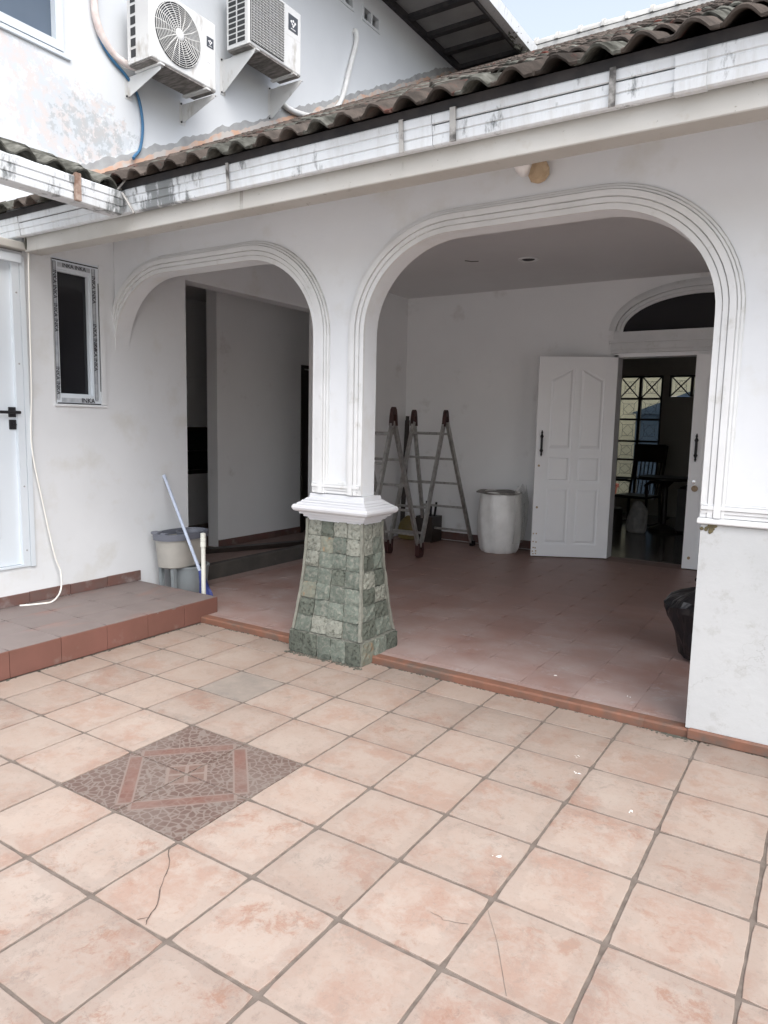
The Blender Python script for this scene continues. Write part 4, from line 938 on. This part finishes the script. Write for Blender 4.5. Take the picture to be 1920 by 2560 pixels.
# ================================================================== AIR CONDITIONERS
def ac(y0, w_, z0, h_, label, fan_round):
    XF, D_ = -2.6, .29
    a = thing('air_conditioner', label, 'air conditioner', (XF - D_, y0, z0), None, 'outdoor air conditioning units on the upper wall')
    cs = MB(); ring = lambda x, e: [(x, e, e), (x, w_ - e, e), (x, w_ - e, h_ - e), (x, e, h_ - e)]
    cs.loft([ring(0, .004), ring(.006, 0), ring(D_ - .014, 0), ring(D_ - .004, .006), ring(D_, .014)])
    obj('casing', cs, 'ac_white', a)
    obj('base_pan', MB().box(.01, D_ - .01, .012, w_ - .012, -.012, .0), 'ac_under', a)
    for yy in (.08, w_ - .14): obj('foot', MB().box(-.01, D_ + .02, yy, yy + .05, -.03, -.012, ch=.004), 'ac_white', a)
    cyf, czf, r_ = (.296, h_ * .505, .245) if fan_round else (.255, h_ * .51, .235)
    if fan_round:
        obj('fan_recess', MB().lathe([(r_, 0), (r_, .004), (r_ - .006, .004), (r_ - .01, .001)], n=48), 'ac_dark', a, loc=(D_ + .0005, cyf, czf), rot=(R(90), 0, R(90)))
        gr = MB()
        for k in range(13):
            rr = .045 + (r_ - .05) * k / 12; gr.tube([(D_ + .012 + .010 * (1 - (rr / r_) ** 2), cyf + rr * math.cos(q), czf + rr * math.sin(q)) for q in (2 * math.pi * i / 44 for i in range(45))], .0028, 5)
        for k in range(18):
            q = 2 * math.pi * k / 18; gr.tube([(D_ + .022, cyf + .04 * math.cos(q), czf + .04 * math.sin(q)), (D_ + .018, cyf + .6 * r_ * math.cos(q + .12), czf + .6 * r_ * math.sin(q + .12)), (D_ + .004, cyf + r_ * math.cos(q + .2), czf + r_ * math.sin(q + .2))], .004, 5)
        stuff(obj('fan_grille', gr, 'ac_grille', a))
        obj('grille_hub', MB().lathe([(.045, 0), (.045, .006), (.03, .010), (.001, .011)], n=24), 'ac_white', a, loc=(D_ + .02, cyf, czf), rot=(R(90), 0, R(90)))
        for k in range(3):
            q = 2 * math.pi * k / 3 + .4; bl = MB(); pts = [(D_ + .0055, cyf + rr * math.cos(q + e + rr), czf + rr * math.sin(q + e + rr)) for rr, e in ((.05, -.3), (.13, -.42), (.21, -.45), (.225, 0), (.21, .4), (.13, .35), (.05, .3))]
            bl.add(pts + [(p[0] + .001, p[1], p[2]) for p in pts], [tuple(range(7)), tuple(range(13, 6, -1))]); obj('fan_blade', bl, 'badge_dark', a)
    else:
        obj('fan_recess', MB().box(D_ + .0006, D_ + .004, .02, .495, .03, h_ - .03), 'ac_dark', a)
        gr = MB()
        for k in range(24): yy = .025 + .465 * k / 23; gr.box(D_ + .012, D_ + .016, yy - .0018, yy + .0018, .03, h_ - .03)
        for k in range(22): zz = .04 + (h_ - .08) * k / 21; gr.box(D_ + .0165, D_ + .020, .022, .493, zz - .0016, zz + .0016)
        stuff(obj('fan_grille', gr, 'ac_grille', a))
        for k in range(3):
            q = 2 * math.pi * k / 3 + .9; bl = MB(); pts = [(D_ + .0055, cyf + rr * math.cos(q + e + rr), czf + rr * math.sin(q + e + rr)) for rr, e in ((.05, -.3), (.13, -.42), (.2, -.45), (.215, 0), (.2, .4), (.13, .35), (.05, .3))]
            bl.add(pts + [(p[0] + .001, p[1], p[2]) for p in pts], [tuple(range(7)), tuple(range(13, 6, -1))]); obj('fan_blade', bl, 'badge_dark', a)
    n = 6
    cols_ = ((.05, .11),) if fan_round else ((.03, .125), (.145, .24))
    for k in range(n if fan_round else 11):
        hh = (h_ - .06) / (n if fan_round else 11); zz = .03 + k * hh
        for c0, c1 in cols_: obj('louvre', MB().box(c0, c1, -.003, -.0006, zz + hh * .14, zz + hh * .86), 'ac_dark', a)
    by = w_ - .115 if fan_round else w_ - .205; bs = .08 if fan_round else .145; bz = h_ * .60 if fan_round else h_ * .62
    bd = obj('badge', MB().box(D_ + .0004, D_ + .003, by, by + bs, bz, bz + bs * 1.05), 'badge_dark', a)
    dots = MB()
    for (q1, q2, s_) in ((.3, .62, .09), (.5, .7, .09), (.7, .62, .09), (.4, .48, .07), (.6, .48, .07), (.5, .36, .08)):
        dots.lathe([(bs * s_ * .2, 0), (bs * s_, .0004), (bs * s_ * .8, .001)], (0, 0), 8); 
        for i in range(len(dots.v) - 24, len(dots.v)): x_, y_, z_ = dots.v[i]; dots.v[i] = (D_ + .0032 + z_, by + bs * q1 + x_, bz + bs * q2 + y_)
    dots.box(D_ + .0032, D_ + .0036, by + bs * .25, by + bs * .75, bz + bs * .14, bz + bs * .19); stuff(obj('emblem', dots, 'badge_white', bd))
    if fan_round:
        lb = obj('label_sticker', MB().box(D_ + .0004, D_ + .001, w_ - .125, w_ - .03, h_ * .37, h_ * .52), 'badge_white', a)
        obj('outline', holes_wall(MB(), 'x', w_ - .123, w_ - .032, h_ * .374, h_ * .516, D_ + .0012, D_ + .0016, [(w_ - .12, w_ - .035, h_ * .38, h_ * .51)]), 'ac_grille', lb)
        obj('print', MB().box(D_ + .0012, D_ + .0016, w_ - .10, w_ - .085, h_ * .42, h_ * .48).box(D_ + .0012, D_ + .0016, w_ - .075, w_ - .055, h_ * .42, h_ * .48), 'ac_grille', lb)
    else: obj('print', MB().box(D_ + .0004, D_ + .001, w_ - .235, w_ - .02, bz - .055, bz - .048), 'ac_grille', a)
    for yy in ((.10, w_ - .03) if fan_round else (.07, w_ - .005)):
        br = MB(); gx = XU - (XF - D_); hh = .16 if fan_round else .30
        br.prism([(gx + .004, -.032), (D_ + .005, -.032), (D_ + .005, -.06), (gx + .03, -hh - .03), (gx + .004, -hh - .03)], lambda x, z: (x, yy - .0025, z), lambda x, z: (x, yy + .0025, z))
        br.box(gx + .004, D_ + .005, yy + .0026, yy + .03, -.0355, -.0315).box(gx + .001, gx + .005, yy - .035, yy + .035, -hh - .05, -.01)
        bk = obj('bracket', br, 'ac_white', a)
        for zz in (-.03, -hh - .03): obj('bolt', MB().lathe([(.009, 0), (.009, .006), (.005, .008), (.005, .014), (.001, .015)], n=8), 'ac_dark', bk, loc=(gx + .005, yy - .018, zz), rot=(0, R(90), 0))
    return a
ac(2.653, .735, 4.365, .57, 'white outdoor unit with round spiral fan grille and dark badge', True)
ac(3.808, .775, 4.965, .60, 'taller white outdoor unit with square mesh grille, higher on the wall', False)
def cable(name, pts, r_, mt, label, cat, n=7):
    P_ = [Vector(p) for p in pts]; out = []
    for i in range(len(P_) - 1):
        p0, p1, p2, p3 = P_[max(i - 1, 0)], P_[i], P_[i + 1], P_[min(i + 2, len(P_) - 1)]
        for k in range(6):
            q = k / 6; out.append(.5 * ((2 * p1) + (p2 - p0) * q + (2 * p0 - 5 * p1 + 4 * p2 - p3) * q * q + (3 * p1 - p0 - 3 * p2 + p3) * q ** 3))
    out.append(P_[-1]); return tag(obj(name, MB().tube(out, r_, n), mt, smooth=True), label, cat)
W_ = XU + .035
cable('refrigerant_pipe', [(W_, 2.40, 6.2), (W_, 2.405, 5.3), (W_, 2.415, 4.80), (W_, 2.43, 4.65), (W_, 2.49, 4.53), (W_, 2.60, 4.44), (XU + .08, 2.74, 4.40), (XU + .16, 2.85, 4.42)], .030, 'pipe_wrap', 'pink wrapped refrigerant pipe beside the round-fan outdoor unit', 'pipe', 10)
cable('electric_cable', [(XU + .02, 2.44, 4.9), (XU + .02, 2.45, 4.62), (XU + .02, 2.49, 4.50), (XU + .02, 2.59, 4.405), (XU + .02, 2.726, 4.33), (XU + .02, 2.843, 4.208), (XU + .02, 2.886, 3.993), (XU + .02, 2.856, 3.789), (XU + .03, 2.78, 3.69), (XU + .06, 2.75, 3.66)], .013, 'blue_cable', 'blue cable drooping below the round-fan outdoor unit', 'cable')
cable('refrigerant_pipe', [(XU - .02, 6.10, 6.17), (W_, 6.09, 6.17), (W_, 6.10, 6.04), (W_, 5.97, 5.69), (W_, 5.835, 5.324), (W_, 5.653, 5.101), (W_, 5.26, 4.90), (W_, 4.893, 4.828), (W_, 4.72, 4.86), (XU + .1, 4.62, 4.95)], .030, 'pipe_white', 'pale wrapped pipe curving from the wall hole to the taller unit', 'pipe', 10)
cable('white_cable', [(-2.045, 1.21, 2.50), (-2.075, 1.215, 2.43), (-2.09, 1.215, 2.0), (-2.1, 1.213, 1.57), (-2.1, 1.20, 1.216), (-2.095, 1.256, .85), (-2.085, 1.325, .467), (-2.075, 1.36, .34), (-2.05, 1.34, .22), (-2.0, 1.25, .166), (-2.02, 1.17, .160), (-2.08, 1.06, .160)], .0055, 'white_cable', 'thin white cable hanging down the side wall onto the step', 'cable')

# ================================================================== LOOSE THINGS
# mop bucket on a grey pail
bk = thing('mop_bucket', 'beige oval mop bucket with blue-grey rim standing on a grey pail', 'bucket', (-1.945, 2.33, .042), (0, 0, R(4)))
def oval(z, sx, sy, n=32, p=2.6):
    out = []
    for k in range(n):
        a = 2 * math.pi * k / n; c_, s_ = math.cos(a), math.sin(a)
        out.append((sx * math.copysign(abs(c_) ** (2 / p), c_), sy * math.copysign(abs(s_) ** (2 / p), s_), z))
    return out
obj('tub', MB().loft([oval(.215, .112, .195), oval(.222, .12, .205), oval(.445, .137, .228), oval(.445, .130, .220), oval(.24, .112, .195)], caps=True), 'bucket_beige', bk, smooth=True)
obj('rim', MB().loft([oval(.435, .137, .227), oval(.437, .150, .240), oval(.485, .153, .243), oval(.487, .136, .226), oval(.440, .130, .220)], caps=False), 'bucket_rim', bk, smooth=True)
obj('wringer', MB().loft([oval(.40, .085, .09), oval(.478, .10, .11), oval(.478, .09, .10), oval(.41, .076, .082)], caps=False), 'bucket_rim', bk, loc=(0, .1, 0))
obj('spout', MB().box(-.10, -.03, -.225, -.17, .478, .502, ch=.005), 'bucket_rim', bk); obj('spout', MB().box(.0, .05, -.225, -.185, .478, .496, ch=.005), 'bucket_rim', bk)
pl = obj('pail', MB().lathe([(.135, 0), (.14, .01), (.155, .195), (.162, .198), (.162, .214), (.145, .214), (.14, .02)], n=28), 'bucket_grey', bk, smooth=True, loc=(.02, .06, 0))
obj('pail_leg', MB().box(-.10, -.07, -.15, -.12, 0, .214, ch=.004), 'bucket_grey', bk); obj('pail_leg', MB().box(.05, .08, -.17, -.14, 0, .214, ch=.004), 'bucket_grey', bk)
mp = thing('mop', 'blue mop with a pale blue stick leaning on the wall', 'mop', (-1.57, 2.19, .042))
obj('stick', MB().tube([(0, 0, .2), (-.53, .115, .905)], .0125, 10), 'mop_stick', mp); obj('grip', MB().tube([(-.53, .115, .905), (-.545, .118, .922)], .014, 10), 'mop_stick', mp)
obj('head', MB().tube([(.055, -.01, .0), (.05, -.01, .06), (.025, -.005, .15), (-.01, .0, .235)], [.05, .046, .030, .018], 12), 'mop_blue', mp, smooth=True)
for k in range(26):
    q = U(0, 6.28); r_ = U(.02, .055); obj('strand', MB().tube([(.02 + .02 * math.cos(q), -.005 + .02 * math.sin(q), .15), (.05 + r_ * .9 * math.cos(q), -.01 + r_ * .9 * math.sin(q), .07), (.055 + r_ * 1.15 * math.cos(q), -.01 + r_ * 1.15 * math.sin(q), .004)], .0075, 5), 'mop_blue', mp)
pp = thing('plastic_pole', 'short cream plastic pole standing upright behind the step corner', 'pole', (-1.485, 2.13, .042))
obj('tube', MB().tube([(0, 0, 0), (0, 0, .44)], .016, 14), 'pole_cream', pp, smooth=True); obj('collar', MB().lathe([(.0165, .435), (.021, .437), (.021, .470), (.018, .474), (.020, .478), (.020, .505), (.017, .508), (.019, .513), (.019, .538), (.012, .541)], n=16), 'pole_cream', pp)
obj('base_knob', MB().lathe([(.034, 0), (.036, .03), (.02, .05), (.0165, .052)], n=16), 'black_metal', pp)

# folding ladder in an M
ld = thing('folding_ladder', 'paint-worn metal folding ladder with red hinges standing as an M', 'ladder', (-1.36, 4.82, .042))
def sect(y0, z0, y1, z1, w0, w1, rungs, nm='section'):
    """one ladder section from foot (y0,z0,half width w0) to top (y1,z1,half width w1)"""
    for s_ in (-1, 1):
        d = Vector((s_ * (w1 - w0), y1 - y0, z1 - z0)).normalized(); n_ = Vector((1, 0, 0)); v_ = d.cross(n_).normalized()
        a, b_ = Vector((s_ * w0, y0, z0)), Vector((s_ * w1, y1, z1)); hx_, hy_ = .014, .024
        obj('rail', MB().loft([[p + n_ * e * hx_ + v_ * f * hy_ for e, f in ((-1, -1), (1, -1), (1, 1), (-1, 1))] for p in (a, b_)]), 'aluminium', ld)
    for k in range(rungs):
        f = (k + .55) / rungs; y, z, w_ = y0 + (y1 - y0) * f, z0 + (z1 - z0) * f, w0 + (w1 - w0) * f
        obj('rung', MB().box(-w_, w_, y - .012, y + .012, z - .012, z + .012, ch=.003), 'aluminium', ld)
HT = 1.50
sect(1.0, .02, .50, HT - .1, .31, .205, 5); sect(.02, .1, .46, HT - .1, .19, .19, 5); sect(-.02, .1, -.56, HT - .1, .19, .19, 5); sect(-1.05, .02, -.60, HT - .1, .20, .20, 5)
for s_ in (-1, 1):
    for yc in (.48, -.58):
        obj('hinge', MB().prism([(-.055, -.125), (-.028, -.125), (-.012, -.02), (.012, -.02), (.028, -.125), (.055, -.125), (.045, -.04), (.03, .03), (.012, .052), (-.012, .052), (-.03, .03), (-.045, -.04)], lambda y, z: (s_ * .197 - .018, yc + y, HT - .02 + z), lambda y, z: (s_ * .197 + .018, yc + y, HT - .02 + z)), 'hinge_red', ld)
    obj('hinge', MB().prism([(-.06, .15), (-.03, .15), (-.01, .05), (.01, .05), (.03, .15), (.06, .15), (.05, .02), (.03, .0), (-.03, .0), (-.05, .02)], lambda y, z: (s_ * .19 - .022, y, z), lambda y, z: (s_ * .19 + .022, y, z)), 'hinge_red', ld)
    obj('foot', MB().box(s_ * .315 - .02, s_ * .315 + .02, .97, 1.04, 0, .06, ch=.004), 'bin_black', ld); obj('foot', MB().box(s_ * .20 - .02, s_ * .20 + .02, -1.09, -1.02, 0, .06, ch=.004), 'bin_black', ld)
tag(obj('dark_pole', MB().tube([(0, 0, 0), (.03, .02, 1.42)], .03, 10).tube([(.03, .02, 1.42), (.031, .021, 1.47)], .022, 8), 'dark_wood', loc=(-2.06, 5.93, .042)), 'dark pole leaning in the back corner behind the ladder', 'pole')
yb = tag(blobbag('cement_bag', 'yellow_bag', (-1.86, 5.78, .043), .15, .10, .28, 11, .06), 'small yellow bag on the floor behind the ladder', 'bag')
cr_ = thing('tool_crate', 'dark crate of tools behind the ladder on the porch floor', 'crate', (-1.62, 5.82, .042))
obj('crate_body', holes_wall(MB(), 'x', -.12, .12, 0, .30, -.11, .11, []), 'dark_wood', cr_)
for k in range(4): obj('tool', MB().tube([(-.08 + .05 * k, 0, .29), (-.13 + .08 * k, U(-.05, .05), .44 + .03 * (k % 2))], .014, 6), 'black_metal', cr_)

# film-wrapped drum
dr = thing('wrapped_drum', 'tall drum wrapped in crinkled clear plastic beside the open door', 'drum', (-.665, 5.70, .042))
rn = random.Random(21); rr_ = []
for k in range(19):
    z = .64 * k / 18; base = .205 + .035 * math.sin(math.pi * min(1, z / .6) * .85) - (.02 if k == 0 else 0)
    rr_.append([((base + .006 * math.sin(9 * a + z * 5) + .004 * math.sin(17 * a - z * 8) + rn.uniform(-.003, .003)) * math.cos(a), (base + .006 * math.sin(9 * a + z * 5) + rn.uniform(-.003, .003)) * math.sin(a), z) for a in (2 * math.pi * i / 48 for i in range(48))])
rr_.append([(.2 * math.cos(a), .2 * math.sin(a), .65 + .02 * math.sin(3 * a)) for a in (2 * math.pi * i / 48 for i in range(48))])
obj('wrapped_body', MB().loft(rr_), 'plastic_film', dr, smooth=True)
obj('lid_flap', MB().loft([[(.25 * math.cos(a) - .02, .25 * math.sin(a), .648 + .006 * math.sin(5 * a)) for a in (2 * math.pi * i / 40 for i in range(40))], [(.25 * math.cos(a) - .02, .25 * math.sin(a), .66 + .006 * math.sin(5 * a)) for a in (2 * math.pi * i / 40 for i in range(40))]]), 'ac_under', dr)
fl_ = MB(); 
for k in range(14):
    a0, a1 = -.6 + k * .14, -.6 + (k + 1) * .14
    f = lambda a, z, q: ((.255 + q) * math.cos(a), (.255 + q) * math.sin(a), z)
    z_ = [.70 + .05 * math.sin(k * 1.3), .55, .35, .12]; qs = [.02, .035 + .02 * math.sin(k), .03 + .02 * math.cos(k * 1.7), .01]
    z2 = [.70 + .05 * math.sin((k + 1) * 1.3), .55, .35, .12]; q2_ = [.02, .035 + .02 * math.sin(k + 1), .03 + .02 * math.cos((k + 1) * 1.7), .01]
    for j in range(3): fl_.add([f(a0, z_[j], qs[j]), f(a1, z2[j], q2_[j]), f(a1, z2[j + 1], q2_[j + 1]), f(a0, z_[j + 1], qs[j + 1])], [(0, 1, 2, 3)])
obj('loose_film', fl_, 'clear_film', dr, smooth=True)
# rubbish bag
bm_ = MB(); rn = random.Random(9); PRB = [(.36, 0), (.55, .03), (.66, .10), (.72, .2), (.80, .32), (.90, .45), (1.03, .57), (1.12, .68), (1.14, .76), (1.02, .84), (.80, .90), (.52, .95), (.34, .98), (.26, 1.02), (.30, 1.08), (.38, 1.12)]
rr_ = []; NB = 64; fr_ = [(rn.randint(4, 15), rn.uniform(0, 6.28), rn.uniform(-7, 7), rn.uniform(.3, 1)) for _ in range(9)]
for r_, z in PRB:
    ring = []
    for i in range(NB):
        a = 2 * math.pi * i / NB; q = sum(w_ * abs(math.sin(f / 2 * a + p + k_ * z)) for f, p, k_, w_ in fr_) / 9
        q = 1 + .34 * (q - .42) + rn.uniform(-.012, .012); ring.append((r_ * q * .205 * math.cos(a), r_ * q * .19 * math.sin(a), z * .44 + .012 * math.sin(5 * a + 7 * z) * (z > .05)))
    rr_.append(ring)
rbg = tag(obj('rubbish_bag', bm_.loft(rr_), 'bin_black', loc=(1.845, 2.98, .043)), 'glossy black rubbish bag half hidden behind the right pier', 'bag')

# cracks and flecks on the tiles
def ribbon(pts, wd, mt, z=.0016):
    mb = MB(); n = len(pts); ws_ = [U(.45, 1.25) for _ in pts]
    for k in range(n - 1):
        (x0, y0), (x1, y1) = pts[k], pts[k + 1]; L = math.hypot(x1 - x0, y1 - y0); nx, ny = -(y1 - y0) / L * wd / 2, (x1 - x0) / L * wd / 2
        p_, q_ = ws_[k], ws_[k + 1]
        mb.add([(x0 - nx * p_, y0 - ny * p_, z), (x1 - nx * q_, y1 - ny * q_, z), (x1 + nx * p_ * .6, y1 + ny * q_, z), (x0 + nx * p_, y0 + ny * p_, z)], [(0, 1, 2, 3)])
    return mb
def jag(pts, amp=.006, n=5):
    out = []
    for (a, b_) in zip(pts[:-1], pts[1:]):
        for k in range(n): f = k / n; out.append((a[0] + (b_[0] - a[0]) * f + U(-amp, amp), a[1] + (b_[1] - a[1]) * f + U(-amp, amp)))
    return out + [pts[-1]]
CR1 = jag([(.672, -.015), (.677, -.051), (.751, -.113), (.796, -.178), (.861, -.249), (.886, -.303), (.905, -.326)], .0035, 3)
obj('crack', ribbon(CR1, .0034, 'x'), 'crack_brown', court); obj('crack', ribbon(jag([(.886, -.303), (.868, -.326)], .002, 3), .0026, 'x'), 'crack_brown', court)
obj('crack', ribbon([(1.672, .280), (1.754, .166), (1.847, .009)], .0013, 'x'), 'grout', court); obj('crack', ribbon(jag([(1.54, .172), (1.589, .165), (1.655, .189)], .004, 4), .0016, 'x'), 'grout', court)
for x, y in ((1.88, 1.075), (1.593, 1.392), (1.626, 1.24), (1.589, .531), (1.2, 2.2), (1.62, 2.12)):
    rn_ = random.Random(int(x * 1000)); zf = .0444 if y > 1.9 else .002
    fm = MB()
    for k in range(3):
        a = rn_.uniform(0, 6.28); L = rn_.uniform(.008, .02); w_ = rn_.uniform(.0015, .0035); dx, dy = math.cos(a), math.sin(a); ox, oy = rn_.uniform(-.008, .008), rn_.uniform(-.008, .008)
        fm.add([(ox, oy, 0), (ox + dx * L * .5 - dy * w_, oy + dy * L * .5 + dx * w_, .003), (ox + dx * L, oy + dy * L, .001), (ox + dx * L * .5 + dy * w_, oy + dy * L * .5 - dx * w_, .001)], [(0, 1, 2, 3)])
    lb = {1880: 'white paint fleck on the courtyard tiles nearest the right pier', 1593: 'white fleck on the tiles just before the porch kerb', 1626: 'smudged white fleck below the one by the kerb', 1589: 'long white fleck in the middle of the courtyard', 1200: 'small white fleck on the brown porch tiles, further left', 1620: 'small white fleck on the brown porch tiles, by the pier'}[int(round(x * 1000))]
    tag(obj('paint_fleck', fm, 'flake_white', loc=(x, y, zf)), lb, 'paint fleck', 'white paint flecks on the floor')
